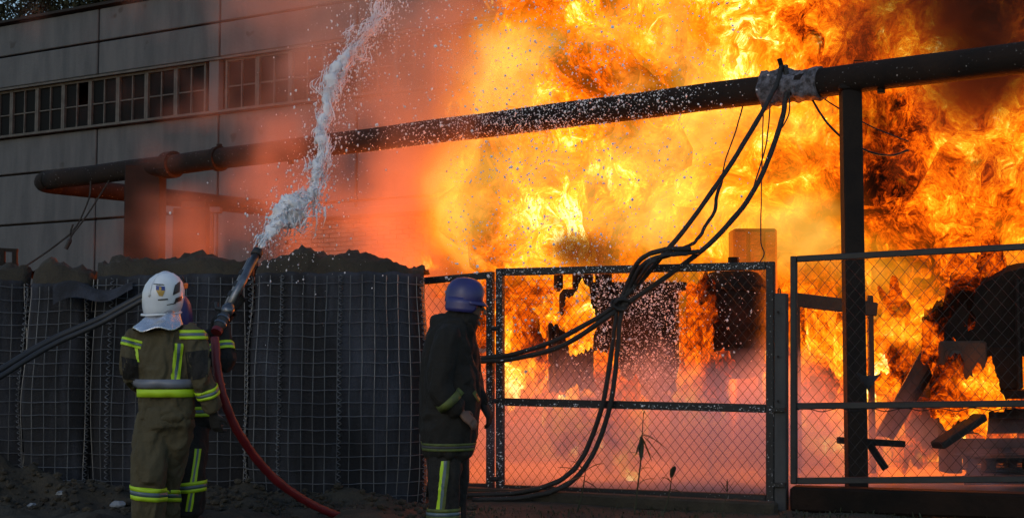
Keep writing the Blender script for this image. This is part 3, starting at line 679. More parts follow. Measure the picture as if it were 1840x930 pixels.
# sooty black smoke at the top right; low blobs added as equipment's dark silhouettes
def soot_field(g, pos, X, Y, Z):
    p = g.warp(pos, g.noise(pos, .7, 3), 1.3)
    t = g.m('MULTIPLY_ADD', g.noise(p, .9, 5, .6).outputs[0], 2.4, -1.75)
    t = gn_blobs(g, X, Z, t, [(1660, 40, 110, .75), (1810, 20, 110, .95), (1490, 40, 70, .5), (1340, 60, 45, .35), (1690, 290, 60, .4), (1800, 320, 60, .4), (1500, 280, 40, .35), (1600, 300, 45, .35), (1790, 140, 60, .5), (1790, 560, 75, .9), (1325, 575, 55, .75), (1150, 590, 50, .55), (1040, 640, 45, .45), (1005, 450, 28, .75), (1065, 445, 32, .75), (1110, 470, 30, .5)], 15.0)
    for a in (g.mr(Y, 14.3, 14.8, .8, 0), g.mr(Y, 15.9, 15.4, .8, 0), g.mr(Z, 1.1, .7, 0, 1)): t = g.m('SUBTRACT', t, a)
    return g.m('MAXIMUM', t, 0.)
sot = volume_obj('black_smoke', (-.1, 14.3, .7), (7.6, 15.9, 6.4), .09, soot_field, smoke_mat('soot_smoke', (.10, .06, .045), 5.0)); tag(sot, 'black oily smoke over the flames, with dark puffs added as equipment silhouettes', 'smoke', kind='stuff')

# ------------------------------------------------------------------ burnt equipment behind the gate
def bxpx(x0, y0, x1, y1, Y, depth, mb, bev=.02):
    a, b = at(x0, y0, Y), at(x1, y1, Y); c = (a + b) / 2; c.y = Y + depth / 2
    return mb.box(c, (abs(b.x - a.x), depth, abs(a.z - b.z)), bev=bev)
YT = 15.4
tf_ = thing('burning_transformer', 'dark burnt transformer tank with cooling fins and bushings, engulfed behind the gate', 'transformer', at(1110, 850, YT + .4))
tank = bxpx(1072, 520, 1222, 718, YT, .7, MB(), .05).build('tank', M['soot'], tf_)
bxpx(1060, 506, 1235, 522, YT - .05, .8, MB(), .015).build('lid', M['soot'], tf_)
for k in range(8):
    x = 985 + k * 11; bxpx(x, 585 - 22 * abs(n1(k * .9, 2)), x + 9.5, 704 + 8 * n1(k * .7, 5), YT + .05 + .05 * n1(k * 1.3), .5, MB(), .02).build('cooling_fin', M['soot'], tf_)
for y in (600, 690):
    a, b = at(982, y, YT + .3), at(1080, y, YT + .3); MB().tube([a, b], .04, 8).build('header_pipe', M['soot'], tf_)
for x0, y0, x1 in ((996, 488, 1012), (1030, 478, 1066), (1072, 484, 1100)): bxpx(x0, y0, x1, 522, YT + .35, .3, MB(), .03).build('terminal_box', M['soot'], tf_)
a, b = at(1085, 590, YT + .25), at(1085, 520, YT + .25)
mb = MB().tube([at(1005, 545, YT + .3), at(1012, 545, YT + .3), at(1075, 545, YT + .3), at(1082, 545, YT + .3)], [.10, .16, .16, .10], 16); mb.build('conservator', M['soot'], tf_)
for x in (1085, 1205):
    bxpx(x, 716, x + 16, 860, YT + .1, .12, MB(), .01).build('leg', M['soot'], tf_)
    bxpx(x, 716, x + 16, 860, YT + .5, .12, MB(), .01).build('leg', M['soot'], tf_)
bxpx(985, 716, 1225, 730, YT + .05, .6, MB(), .01).build('skid', M['soot'], tf_)
# second unit: round-shouldered tank
tb = thing('burnt_oil_tank', 'dark rounded oil tank hanging in its frame behind the gate latch', 'tank', at(1315, 850, YT + .3))
prof = [(680, .16), (672, .27), (650, .33), (600, .36), (540, .36), (505, .34), (490, .26), (484, .12)]
pts = [at(1318, y, YT - .1) for y, r in prof]; MB().tube(pts, [r for y, r in prof], 22, up=(0, 1, 0)).build('shell', M['soot'], tb, True)
for y in (520, 590, 655): MB().tube([at(1318, y - 3, YT - .1), at(1318, y + 3, YT - .1)], .375, 22, up=(0, 1, 0)).build('hoop', M['soot'], tb)
for x in (1272, 1362): bxpx(x, 650, x + 10, 858, YT - .1, .06, MB(), .008).build('leg', M['soot'], tb)
MB().tube([at(1318, 486, YT - .1), at(1318, 462, YT - .1)], .06, 10).build('neck', M['soot'], tb)
bx_ = thing('scorched_cabinet', 'scorched rusty steel cabinet standing in flames behind the gate corner', 'cabinet', at(1360, 850, 16.4))
bxpx(1318, 410, 1402, 860, 16.3, .4, MB(), .02).build('body', M['scorch'], bx_)
for k in range(3): bxpx(1321 + k * 27, 416, 1345 + k * 27, 850, 16.282, .03, MB(), .004).build('door_panel', M['scorch'], bx_)
# frame, flame-strip plate, machine and pallets behind the right panel
fr = thing('scorched_gantry', 'scorched steel goal-shaped gantry behind the right fence panel', 'frame', at(1465, 850, 14.2))
for x in (1427, 1560): bxpx(x, 530, x + 15, 850, 14.2, .08, MB(), .01).build('upright', M['scorch'], fr)
MB().bar(at(1427, 538, 14.24), at(1575, 556, 14.24), .09, .14, bev=.01).build('lintel', M['scorch'], fr)
lp = thing('flame_strip_plate', 'tall slanted plate added in place of a bright strip of flame', 'plate', at(1610, 840, 14.3))  # plate put where a slanted strip of flame glows
q = [at(1572, 782, 14.0), at(1600, 786, 14.0), at(1738, 560, 14.5), at(1690, 566, 14.5)]; th = Vector((.01, .04, .01))
MB().add(q + [p + th for p in q], [(0, 1, 2, 3), (7, 6, 5, 4), (0, 4, 5, 1), (1, 5, 6, 2), (2, 6, 7, 3), (3, 7, 4, 0)]).build('sheet', M['scorch'], lp)
MB().bar(at(1600, 786, 13.98), at(1738, 560, 14.48), .05, .05).build('edge_angle', M['soot'], lp)
mc = thing('burnt_machine', 'large black burnt machine with an arched hood and a round port', 'machine', at(1790, 850, 14.4))
ys = [(1695, 615), (1702, 585), (1720, 555), (1745, 528), (1775, 505), (1810, 488), (1850, 478), (1900, 474), (1960, 474)]
hood = MB(); front = [at(x, y, 14.0) for x, y in ys]; lowp = [at(x, 640, 14.0) for x, y in ys]
rows = [lowp, front, [p + Vector((.05, .5, .06)) for p in front], [p + Vector((.1, 1.1, -.02)) for p in front], [p + Vector((.1, 1.1, 0)) for p in lowp]]
hood.grid(rows); hood.build('hood', M['soot'], mc)
blk = MB(); c_ = at(1716, 640, 13.9); ring = [(1690, 615), (1776, 615), (1776, 702), (1690, 702)]
bxpx(1690, 612, 1776, 702, 13.96, .6, blk, .02); blk.build('block', M['scorch'], mc)
MB().tube([c_ + Vector((0, -.02, 0)), c_ + Vector((0, .07, 0))], .085, 20, up=(0, 0, 1)).build('port_ring', M['scorch'], mc)
MB().tube([c_ + Vector((0, -.035, 0)), c_ + Vector((0, -.018, 0))], .062, 20).build('port', M['black_rubber'], mc)
bxpx(1778, 620, 1840, 700, 13.98, .6, MB(), .02).build('side_box', M['soot'], mc)
bxpx(1826, 500, 1836, 700, 13.9, .06, MB(), .005).build('handrail', M['post'], mc)
bxpx(1690, 702, 1980, 716, 13.95, .9, MB(), .01).build('bed', M['soot'], mc)
for x in (1700, 1860): bxpx(x, 716, x + 30, 850, 14.1, .3, MB(), .01).build('foot', M['soot'], mc)
def pallet(cx, cy_, Y, rot, label, tilt=0.):
    c = at(cx, cy_, Y); t = thing('wooden_pallet', label, 'pallet', (c.x, c.y, c.z), 'charred pallets behind the right fence panel')
    rm = Matrix.Rotation(R(rot), 3, 'Z') @ Matrix.Rotation(R(tilt), 3, 'X'); ax, ay, az = (rm @ Vector(v) for v in ((1, 0, 0), (0, 1, 0), (0, 0, 1)))
    for k in range(5): MB().box(c + ay * (-.34 + k * .17) + az * .11, (1.0, .11, .022), ax, ay, az, .004).build('plank', M['char'], t)
    for k in range(3): MB().box(c + ay * (-.34 + k * .34) - az * .01, (1.0, .10, .02), ax, ay, az, .004).build('plank', M['char'], t)
    for i in (-1, 0, 1):
        for j in (-1, 0, 1): MB().box(c + ax * i * .43 + ay * j * .34 + az * .05, (.10, .10, .095), ax, ay, az, .004).build('block', M['char'], t)
pallet(1815, 838, 14.0, 12, 'charred pallet lying flat on the stack by the burnt machine')
pallet(1800, 806, 14.2, 8, 'charred pallet leaning up against the stack', 55)
db = thing('charred_beam', 'short charred beam resting on a slanted stub near the pipe post', 'beam', at(1570, 850, 13.0))
MB().bar(at(1505, 790, 13.0), at(1625, 797, 13.1), .06, .06, bev=.006).build('beam', M['char'], db)
MB().bar(at(1562, 797, 13.05), at(1592, 842, 13.0), .08, .06, bev=.006).build('stub', M['char'], db)
lb = MB().bar(at(1684, 800, 13.3), at(1762, 748, 13.6), .16, .07, bev=.01); MB_ = lb.build('charred_plank', M['char']); tag(MB_, 'thick charred plank lying slanted below the burnt machine', 'plank')

# ------------------------------------------------------------------ cables on the pipe and gate
def gy_(px, off=.10):
    p = on_gate(px, 600, off); return p.y
def cable(name, pts, r, label, m_='cable', n=9, wob=.006, seg=7, group=None, cat='cable'):
    P = []
    for q in pts:
        x, y = q[0], q[1]; Y = q[2] if len(q) > 2 else gy_(x); P.append(at(x, y, Y))
    S = spline(P, n); S = [p + Vector((n1(i * .35, 1, s=int(pts[0][0])), n1(i * .35, 5, s=int(pts[0][1])), n1(i * .35, 9))) * wob for i, p in enumerate(S)]
    rr = [r * (1 + .14 * n1(i * .9, 3, s=int(pts[0][0]))) for i in range(len(S))]
    o = MB().tube(S, rr, seg).build(name, M[m_], None, True); return tag(o, label, cat, group)
YP = pipe_at(1400).y - PR - .03
gC = 'heavy cables slung from the pipe over the gate'
cable('heavy_cable', [(1404, 118, YP + .05), (1396, 150, YP - .02), (1368, 205, 12.6), (1300, 315, 12.35), (1215, 430, 12.15), (1112, 543), (1010, 605), (930, 634), (868, 642), (800, 640, 12.9)], .022, 'upper of two heavy black cables sagging from the foam sleeve across the gate', group=gC)
cable('heavy_cable', [(1412, 118, YP + .05), (1413, 165, YP - .02), (1398, 240, 12.65), (1350, 350, 12.4), (1260, 450, 12.15), (1115, 553), (1015, 618), (930, 643), (868, 648), (800, 646, 12.9)], .024, 'lower of two heavy black cables sagging from the foam sleeve across the gate', group=gC)
cable('heavy_cable', [(1240, 447, 12.05), (1190, 449, 12.0), (1150, 468, 12.1), (1128, 510), (1110, 553), (1100, 620), (1084, 720), (1050, 815), (1005, 862, 12.4), (930, 884, 12.5), (835, 889, 12.6)], .022, 'heavy black cable hooked over the gate top, outer of the pair falling to the ground', group=gC)
cable('heavy_cable', [(1255, 452, 12.1), (1200, 458, 12.0), (1158, 474, 12.05), (1134, 512), (1118, 555), (1110, 625), (1098, 720), (1066, 815), (1018, 870, 12.35), (940, 893, 12.4), (850, 897, 12.5)], .022, 'heavy black cable hooked over the gate top, inner of the pair falling to the ground', group=gC)
cable('cable_stub', [(1298, 322, 12.5), (1285, 372, 12.35), (1262, 420, 12.2), (1240, 442, 12.1), (1200, 452, 12.0), (1165, 480, 12.0), (1140, 512)], .016, 'short ragged cable end bent over the gate top rail', n=8, wob=.02)
cable('cable_stub', [(1235, 455, 12.0), (1185, 462, 11.95), (1150, 490), (1128, 530)], .016, 'short frayed cable looped beneath the ragged end on the gate rail', n=8, wob=.02)
kn = MB(); c = at(1115, 549, gy_(1115, .14))
for k in range(5): kn.tube([c + Vector((.06 * math.cos(a) * (1 + .1 * k), .02 * math.sin(a * 2 + k), .045 * math.sin(a) + .006 * k)) for a in np.linspace(0, 5.8, 12)], .010, 6)
tag(kn.build('cable_tie', M['cable'], None, True), 'knot of black ties where the four heavy cables cross', 'cable tie')
gW = 'thin loose wires hanging from the pipe'
for pts, r, lab in (([(1337, 182, 13.2), (1322, 235, 13.1), (1303, 290, 13.0), (1296, 330, 13.0)], .007, 'thin wire dropping from the pipe to the upper heavy cable'),
                    ([(1372, 175, 13.0), (1370, 260, 13.0), (1368, 350, 13.0), (1367, 430, 13.0), (1373, 455, 13.0), (1366, 470, 13.0)], .006, 'long thin wire hanging straight down beside the scorched cabinet'),
                    ([(1385, 172, 12.9), (1378, 250, 12.9), (1362, 310, 12.9), (1345, 365, 12.8)], .007, 'thin wire curving from the pipe to the lower heavy cable'),
                    ([(1418, 165, 12.7), (1418, 200, 12.7), (1408, 225, 12.7), (1396, 238, 12.7)], .007, 'short thin wire end curling below the foam sleeve'),
                    ([(1452, 165, 12.75), (1475, 205, 12.75), (1510, 245, 12.8), (1560, 272, 12.9), (1600, 279, 13.0), (1632, 270, 13.1)], .011, 'slack wire passing behind the pipe post, lower of the pair'),
                    ([(1472, 172, 12.9), (1512, 198, 12.9), (1560, 225, 12.95), (1600, 242, 13.0), (1632, 254, 13.1)], .007, 'slack wire passing behind the pipe post, upper of the pair')):
    cable('loose_wire', pts, r, lab, n=8, wob=.004, seg=5, group=gW, cat='wire')

# ------------------------------------------------------------------ hoses
cable('dark_hose', [(-60, 700, 11.3), (0, 664, 11.5), (90, 612, 11.75), (180, 572, 11.9), (262, 528, 11.95), (330, 500, 11.95)], .030, 'black hose slanting up across the gabions, upper of the pair', 'hose_black', wob=.004, seg=10, group='black hoses across the gabions', cat='hose')
cable('dark_hose', [(-60, 712, 11.22), (0, 676, 11.42), (90, 622, 11.68), (180, 581, 11.84), (262, 536, 11.9), (330, 506, 11.9)], .024, 'black hose slanting up across the gabions, lower of the pair', 'hose_black', wob=.004, seg=10, group='black hoses across the gabions', cat='hose')
cable('fire_hose', [(386, 606, 10.02), (390, 660, 9.95), (402, 715, 9.95), (428, 775, 10.05), (470, 835, 10.3), (520, 880, 10.55), (575, 912, 10.8), (640, 934, 11.0), (760, 948, 11.0)], .031, 'red fire hose curving down from the foam nozzle to the soil', 'hose_red', n=12, wob=.003, seg=12, cat='hose')

# ------------------------------------------------------------------ weeds in front of the gate
def leafblade(mb, p, d, l, w, droop=.5):
    d = d.normalized(); s_, u_ = frame_of(d, Vector((0, 0, 1))); rows = []
    for k in range(6):
        f = k / 5; q = p + d * l * f + Vector((0, 0, -droop * l * f * f)); ww = w * math.sin(math.pi * (.12 + .86 * f)) ** .8
        rows.append([q - s_ * ww + Vector((0, 0, .15 * ww)), q, q + s_ * ww + Vector((0, 0, .15 * ww))])
    mb.grid(rows)
def plant(px, ybase, ytop, Y, label, leaves, r=.008):
    b, t_ = at(px - 8, ybase, Y), at(px + 8, ytop, Y); b.z = gz1(b.x, b.y); o = thing('weed_plant', label, 'plant', b, 'dark weeds in front of the gate')
    MB().tube([b, b.lerp(t_, .5) + Vector((.012, 0, 0)), t_], [r, r * .8, r * .4], 6).build('stem', M['leaf'], o)
    for f, ang, l, w, dr in leaves:
        mb = MB(); p = b.lerp(t_, f); leafblade(mb, p, Vector((math.cos(R(ang)), -.15, math.sin(R(ang)))), l, w, dr); lo = mb.build('leaf', M['leaf'], o, True)
        m_ = lo.modifiers.new('t', 'SOLIDIFY'); m_.thickness = .002
plant(1148, 918, 745, 11.6, 'tall dark weed with a bare stem and drooping leaves before the gate', [(.80, -8, .25, .020, .5), (.80, -40, .22, .020, .3), (.79, -66, .2, .022, .1), (.78, -92, .2, .022, .0), (.80, 12, .14, .014, .7), (.76, -112, .13, .018, .1), (1, 80, .05, .008, .2), (.60, 150, .10, .010, .3), (.45, 25, .12, .012, .3), (.30, 40, .2, .016, .4), (.15, 150, .14, .012, .3)])
plant(1045, 905, 838, 11.8, 'low dark weed with spread leaves beside the fallen cables', [(.9, 165, .24, .03, .1), (.8, 195, .22, .028, .1), (.9, 130, .2, .03, .3), (.9, 40, .2, .035, .3), (1, 60, .14, .03, .3), (.7, -20, .16, .028, .3)])
plant(1200, 918, 850, 11.6, 'small dark weed with a broad leaf right of the tall stem', [(.9, 80, .14, .04, .3), (.8, 130, .12, .03, .5), (.6, 10, .12, .03, .4)])
plant(1300, 922, 878, 11.5, 'thin twiggy weed by the gate latch', [(.9, 60, .12, .008, .1), (.9, 120, .12, .008, .1), (.5, 20, .14, .008, .1), (.6, 160, .12, .008, .1), (.9, 90, .12, .006, .1)], .004)
mb = MB()
for k in range(900):
    px = random.uniform(840, 1840); Y = random.uniform(11.25, 12.0) if px < 1400 else random.uniform(11.0, 11.55); p = at(px, 900, Y); p.z = gz1(p.x, p.y)
    leafblade(mb, p, Vector((random.gauss(0, .4), random.gauss(0, .4), 1)), random.uniform(.02, .09), random.uniform(.002, .008), random.uniform(.2, .9))
tag(mb.build('grass_tufts', M['leaf']), 'short dark grass and weed tufts along the foot of the gate', 'grass', kind='stuff')

# ------------------------------------------------------------------ foam jet and flakes
JET = [(466, 446, 10.62, .030), (484, 418, 10.75, .045), (500, 400, 10.85, .085), (520, 378, 10.95, .10), (540, 366, 11.05, .085), (558, 345, 11.15, .055), (572, 305, 11.3, .055), (582, 255, 11.5, .06), (588, 205, 11.7, .065),
       (600, 150, 11.9, .075), (625, 108, 12.1, .08), (652, 70, 12.3, .075), (675, 30, 12.5, .075), (692, -10, 12.7, .08), (712, -70, 13.0, .10)]
jp = spline([at(x, y, Y) for x, y, Y, r in JET], 8); jr = 1.2 * np.interp(np.linspace(0, len(JET) - 1, len(jp)), range(len(JET)), [q[3] for q in JET])
def jetp(f):
    i = min(len(jp) - 2, max(0, int(f * (len(jp) - 1)))); k = f * (len(jp) - 1) - i; return jp[i].lerp(jp[i + 1], k), float(jr[i])
mb = MB()
def curl(p, s_): return Vector((n1(p.x * 7, p.y * 7, p.z * 7, s_), n1(p.x * 7, p.y * 7, p.z * 7, s_ + 3), n1(p.x * 7, p.y * 7, p.z * 7, s_ + 6)))
def core(f0, f1, k0, amp, off_, seg=14):
    """ragged solid stretch of foam"""
    n_ = max(6, int((f1 - f0) * 260)); pts = []; rad = []
    for i in range(n_):
        g = i / (n_ - 1); c, r = jetp(f0 + (f1 - f0) * g); pts.append(c + off_ * r + curl(c * .8, 2) * r * .45); rad.append(r * k0 * (math.sin(math.pi * (.04 + .92 * g)) ** .5) * (1 + .5 * n1(g * 9, f0 * 50)))
    b0 = len(mb.v); mb.tube(pts, rad, seg); V = np.array(mb.v[b0:]); cen = np.repeat(np.array([tuple(p) for p in pts]), seg, 0); d = V - cen
    V = cen + d * (1 + amp * fbm(V * 16, 4, 5))[:, None] ; V = V + .012 * np.stack([fbm(V * 26, 3, 7), fbm(V * 26, 3, 8), fbm(V * 26, 3, 9)], 1); mb.v[b0:] = [tuple(v) for v in V]
core(0, .13, .62, .25, Vector((0, 0, 0))); core(.07, .30, .62, .5, Vector((0, 0, 0))); core(.12, .26, .55, .5, Vector((.35, 0, -.35))); core(.14, .29, .45, .5, Vector((-.2, 0, .4))); core(.27, .44, .48, .8, Vector((-.1, 0, 0))); core(.40, .62, .46, .9, Vector((-.25, 0, 0))); core(.58, .74, .40, .9, Vector((-.3, 0, .1)))
for k in range(90):      # bundles of stringy foam, each with its own drift
    fc_ = random.random() ** .9 * .97; c0, r0 = jetp(fc_); o_ = Vector((random.gauss(0, .55), random.gauss(0, .5), random.gauss(0, .3))); sd2 = random.random() * 50
    for q in range(random.randint(5, 16)):
        f0 = min(.95, max(0, fc_ + random.gauss(0, .012))); ln = random.uniform(.012, .06); n_ = 9; pts = []; rad = []; o2 = o_ + Vector((random.gauss(0, .18), random.gauss(0, .18), random.gauss(0, .18)))
        for i in range(n_):
            c2, r2 = jetp(min(.999, f0 + ln * i / n_)); p = c2 + o2 * r2; pts.append(p + curl(p + Vector((q * .03, 0, 0)), sd2) * r2 * .9)
            rad.append(random.uniform(.0018, .0062) * (1.25 - .5 * f0) * math.sin(math.pi * (i + .7) / (n_ + .4)))
        mb.tube(pts, rad, 5)
for k in range(18):      # strands hanging under the first burst
    c, r = jetp(random.uniform(.08, .34)); q = c + Vector((random.gauss(.05, .06), random.gauss(0, .04), -.03)); l = random.uniform(.04, .2)
    mb.tube([q, q + Vector((.008, 0, -l * .5)), q + Vector((random.uniform(-.015, .015), 0, -l))], [.010, .006, .002], 5)
for k in range(5600):    # droplets thrown off the jet
    f = random.random() ** .75; c, r = jetp(f); sp = r * random.choice((.8, 1.1, 1.6, 2.6)); q = c + Vector((random.gauss(.12, 1), random.gauss(0, 1), random.gauss(-.4, 1))) * sp
    mb.ball(q, .0014 + .008 * random.random() ** 4, 1, (1, 1, random.uniform(.8, 2.0)))
jet = mb.build('foam_jet', M['foam'], None, True); tag(jet, 'white foam jet shooting up from the nozzle past the pipe', 'foam', kind='stuff')
mb = MB()
oct_v = [(1, 0, 0), (-1, 0, 0), (0, 1, 0), (0, -1, 0), (0, 0, 1), (0, 0, -1)]; oct_f = [(0, 2, 4), (2, 1, 4), (1, 3, 4), (3, 0, 4), (2, 0, 5), (1, 2, 5), (3, 1, 5), (0, 3, 5)]
def flake(p, r):
    a, b, c = (random.uniform(.5, 1.5) for _ in range(3)); q = random.uniform(0, 3.14); cs, sn = math.cos(q), math.sin(q)
    r = .45 * r + r * 1.1 * random.random() ** 2.5
    mb.add([p + Vector(((x * a * cs - z * c * sn) * r, y * b * r, (x * a * sn + z * c * cs) * r)) for x, y, z in oct_v], oct_f)
for k in range(5200):   # flakes raining down between jet, pipe and gate
    px = random.triangular(640, 1400, 960); py = random.uniform(-20, 330) if random.random() < .62 else random.triangular(300, 720, 420)
    if px < 800 and py > 260: continue
    flake(at(px, py, random.uniform(12.3, 14.3)), random.uniform(.004, .011))
for k in range(2400):   # stuck to the pipe
    px = random.triangular(600, 1340, 930); p = pipe_pt(px); a = random.uniform(-1.9, 1.2); n_ = Vector((-PD.y, PD.x, 0)); n_ = n_ if n_.y < 0 else -n_
    flake(p + n_ * math.cos(a) * PR * 1.01 + Vector((0, 0, math.sin(a) * PR * 1.01)), random.uniform(.004, .010))
for k in range(5000):   # on and before the transformer
    px = random.triangular(975, 1390, 1130); py = random.uniform(480, 720)
    if random.random() < .6: px = random.uniform(1072, 1225); py = random.uniform(500, 725)
    flake(at(px, py, YT - random.uniform(.03, .9)), random.uniform(.003, .010))
for k in range(900):    # on the gate stiles and rails
    if random.random() < .5: p = on_gate(random.choice((881, 898)) + random.uniform(-6, 6), random.uniform(490, 880), .036)
    else: u = random.random(); p = on_gate(893 + 495 * u, random.choice((487.5 - 11 * u, 728 + 8 * u)) + random.uniform(-6, 6), .036)
    flake(p, random.uniform(.003, .007))
fl_ = mb.build('foam_flakes', M['flake']); tag(fl_, 'countless foam flakes raining over pipe, gate and transformer', 'foam', kind='stuff')

# ------------------------------------------------------------------ people
def remesh(mb, voxel, smooth=6, wr=.0, wscale=9., seed=0, stretch=(1, 1, .45)):
    """union of closed lofts -> one continuous surface with cloth folds"""
    me = bpy.data.meshes.new('tmp'); me.from_pydata(mb.v, [], mb.f); ob = bpy.data.objects.new('tmp', me); C.objects.link(ob)
    rm = ob.modifiers.new('r', 'REMESH'); rm.mode = 'VOXEL'; rm.voxel_size = voxel; sm = ob.modifiers.new('s', 'SMOOTH'); sm.factor = .5; sm.iterations = smooth
    dg = bpy.context.evaluated_depsgraph_get(); ev = ob.evaluated_get(dg); me2 = bpy.data.meshes.new_from_object(ev)
    bpy.data.objects.remove(ob); bpy.data.meshes.remove(me)
    n = len(me2.vertices); V = np.empty(n * 3); me2.vertices.foreach_get('co', V); V = V.reshape(-1, 3)
    if wr:
        N_ = np.empty(n * 3); me2.vertex_normals.foreach_get('vector', N_); N_ = N_.reshape(-1, 3)
        q = V * np.array(stretch) * wscale; w = fbm(q + 1.3 * np.stack([fbm(q * .5, 2, seed + 3)] * 3, 1), 3, seed)
        ridge = 1 - np.abs(w) * 1.6
        V = V + N_ * (wr * (ridge - .4))[:, None]; me2.vertices.foreach_set('co', V.ravel())
    me2.polygons.foreach_set('use_smooth', [True] * len(me2.polygons)); me2.update(); return me2
def bvh_of(me): return BVHTree.FromPolygons([v.co[:] for v in me.vertices], [p.vertices[:] for p in me.polygons])
def finish(me, name, m_, parent):
    me.materials.clear(); me.materials.append(M[m_]); me.name = name; return put(name, me, parent)
def ring_band(bvh, c, axis, w, mats_, parent, maxr, name='reflective_band', off=.008, n=40, split=(0, 1), tiltv=None):
    axis = Vector(axis).normalized(); a, b = frame_of(axis, Vector((0, 1, .01))); mb = MB(); k = len(mats_)
    lev = [w * (i / k - .5) for i in range(k + 1)]; rows = []
    for h in lev:
        row = []
        for i in range(n + 1):
            q = 2 * math.pi * i / n; d = a * math.cos(q) + b * math.sin(q); o_ = c + axis * h; hit = bvh.ray_cast(o_, d, maxr)
            row.append(o_ + d * ((hit[3] if hit[0] else maxr) + off))
        # smooth outliers
        row = [(row[max(0, i - 1)] + row[i] * 2 + row[min(n, i + 1)]) / 4 for i in range(n + 1)]; rows.append(row)
    for j in range(k): mb.cur = j; mb.grid([rows[j], rows[j + 1]])
    o = mb.build(name, [M[x] for x in mats_], parent, True); s_ = o.modifiers.new('t', 'SOLIDIFY'); s_.thickness = .003; s_.offset = -1; return o
def decal(bvh, quad, mats_, parent, name, nu=8, nv=8, off=.006, vert=True):
    """strip of cloth or print laid on the surface under four photo pixels (tl, tr, br, bl); material stripes run along it"""
    o_ = Vector((0, 0, H)); mb = MB(); k = len(mats_); tot = nu * k if vert else nu
    tl, tr, br, bl_ = [Vector(q) for q in quad]; rows = []
    for j in range(nv + 1):
        row = []
        for i in range(tot + 1):
            p = tl.lerp(tr, i / tot).lerp(bl_.lerp(br, i / tot), j / nv); d = (at(p.x, p.y, 10) - o_).normalized(); hit = bvh.ray_cast(o_, d)
            row.append((hit[0] + (hit[1] if hit[1].dot(d) < 0 else -hit[1]) * off) if hit[0] else None)
        rows.append(row)
    for j in range(nv):
        for i in range(tot):
            q = (rows[j][i], rows[j][i + 1], rows[j + 1][i + 1], rows[j + 1][i])
            if any(x is None for x in q) or max((q[0] - x).length for x in q) > .12: continue
            mb.cur = (i // nu) if vert else min(k - 1, j * k // nv); mb.add(q, [(0, 1, 2, 3)])
    ob = mb.build(name, [M[x] for x in mats_], parent, True); return ob
def limb(mb, pts, rad, seg=14, up=(0, 1, 0), n=5):
    S = spline([Vector(p) for p in pts], n); R_ = []
    for i in range(len(S)):
        f = i / n; k = min(int(f), len(rad) - 2); u = f - k; u = u * u * (3 - 2 * u)
        a = rad[k] if isinstance(rad[k], tuple) else (rad[k],) * 2; b_ = rad[k + 1] if isinstance(rad[k + 1], tuple) else (rad[k + 1],) * 2
        R_.append((a[0] + (b_[0] - a[0]) * u, a[1] + (b_[1] - a[1]) * u))
    t0 = (S[0] - S[1]).normalized(); t1 = (S[-1] - S[-2]).normalized()
    S = [S[0] + t0 * min(R_[0]) * .45] + S + [S[-1] + t1 * min(R_[-1]) * .45]; R_ = [(R_[0][0] * .55, R_[0][1] * .55)] + R_ + [(R_[-1][0] * .55, R_[-1][1] * .55)]
    mb.tube(S, R_, seg, up=up); return mb
def hand(mb, wrist, dirv, palm_n, side, curl=.6, sz=1.0, spread=.12):
    """palm, four bent fingers of unequal length and a thumb from the side of the palm"""
    d = Vector(dirv).normalized(); nrm = Vector(palm_n).normalized(); nrm = (nrm - d * nrm.dot(d)).normalized(); s_ = d.cross(nrm) * side
    w = Vector(wrist); L_ = .085 * sz
    mb.tube([w - d * .03, w, w + d * L_ * .5, w + d * L_], [(.026 * sz, .022 * sz), (.030 * sz, .020 * sz), (.042 * sz, .018 * sz), (.040 * sz, .015 * sz)], 12, up=nrm)
    for k, (o_, l) in enumerate(((.030, .072), (.010, .080), (-.010, .075), (-.029, .060))):
        p = w + d * L_ * .93 + s_ * o_ * sz; pts = [p - d * .015]; a = curl * .35; cur = p; pts.append(cur)
        for seg_, f in enumerate((.45, .32, .25)):
            a += curl * (.55 if seg_ else .2); dd = d * math.cos(a) + nrm * math.sin(a) + s_ * (o_ * spread * 8); dd.normalize(); cur = cur + dd * l * f * sz; pts.append(cur)
        mb.tube(pts, [.0085 * sz, .0090 * sz, .0085 * sz, .0078 * sz, .0055 * sz], 8, up=s_)
    p = w + d * L_ * .25 + s_ * .034 * sz; q = p + (d * .6 + s_ * .7 + nrm * .3).normalized() * .035 * sz; r_ = q + (d * .9 + s_ * .15 + nrm * .45).normalized() * .034 * sz
    mb.tube([p - s_ * .012, p, q, r_], [.012 * sz, .013 * sz, .0105 * sz, .007 * sz], 8, up=nrm)
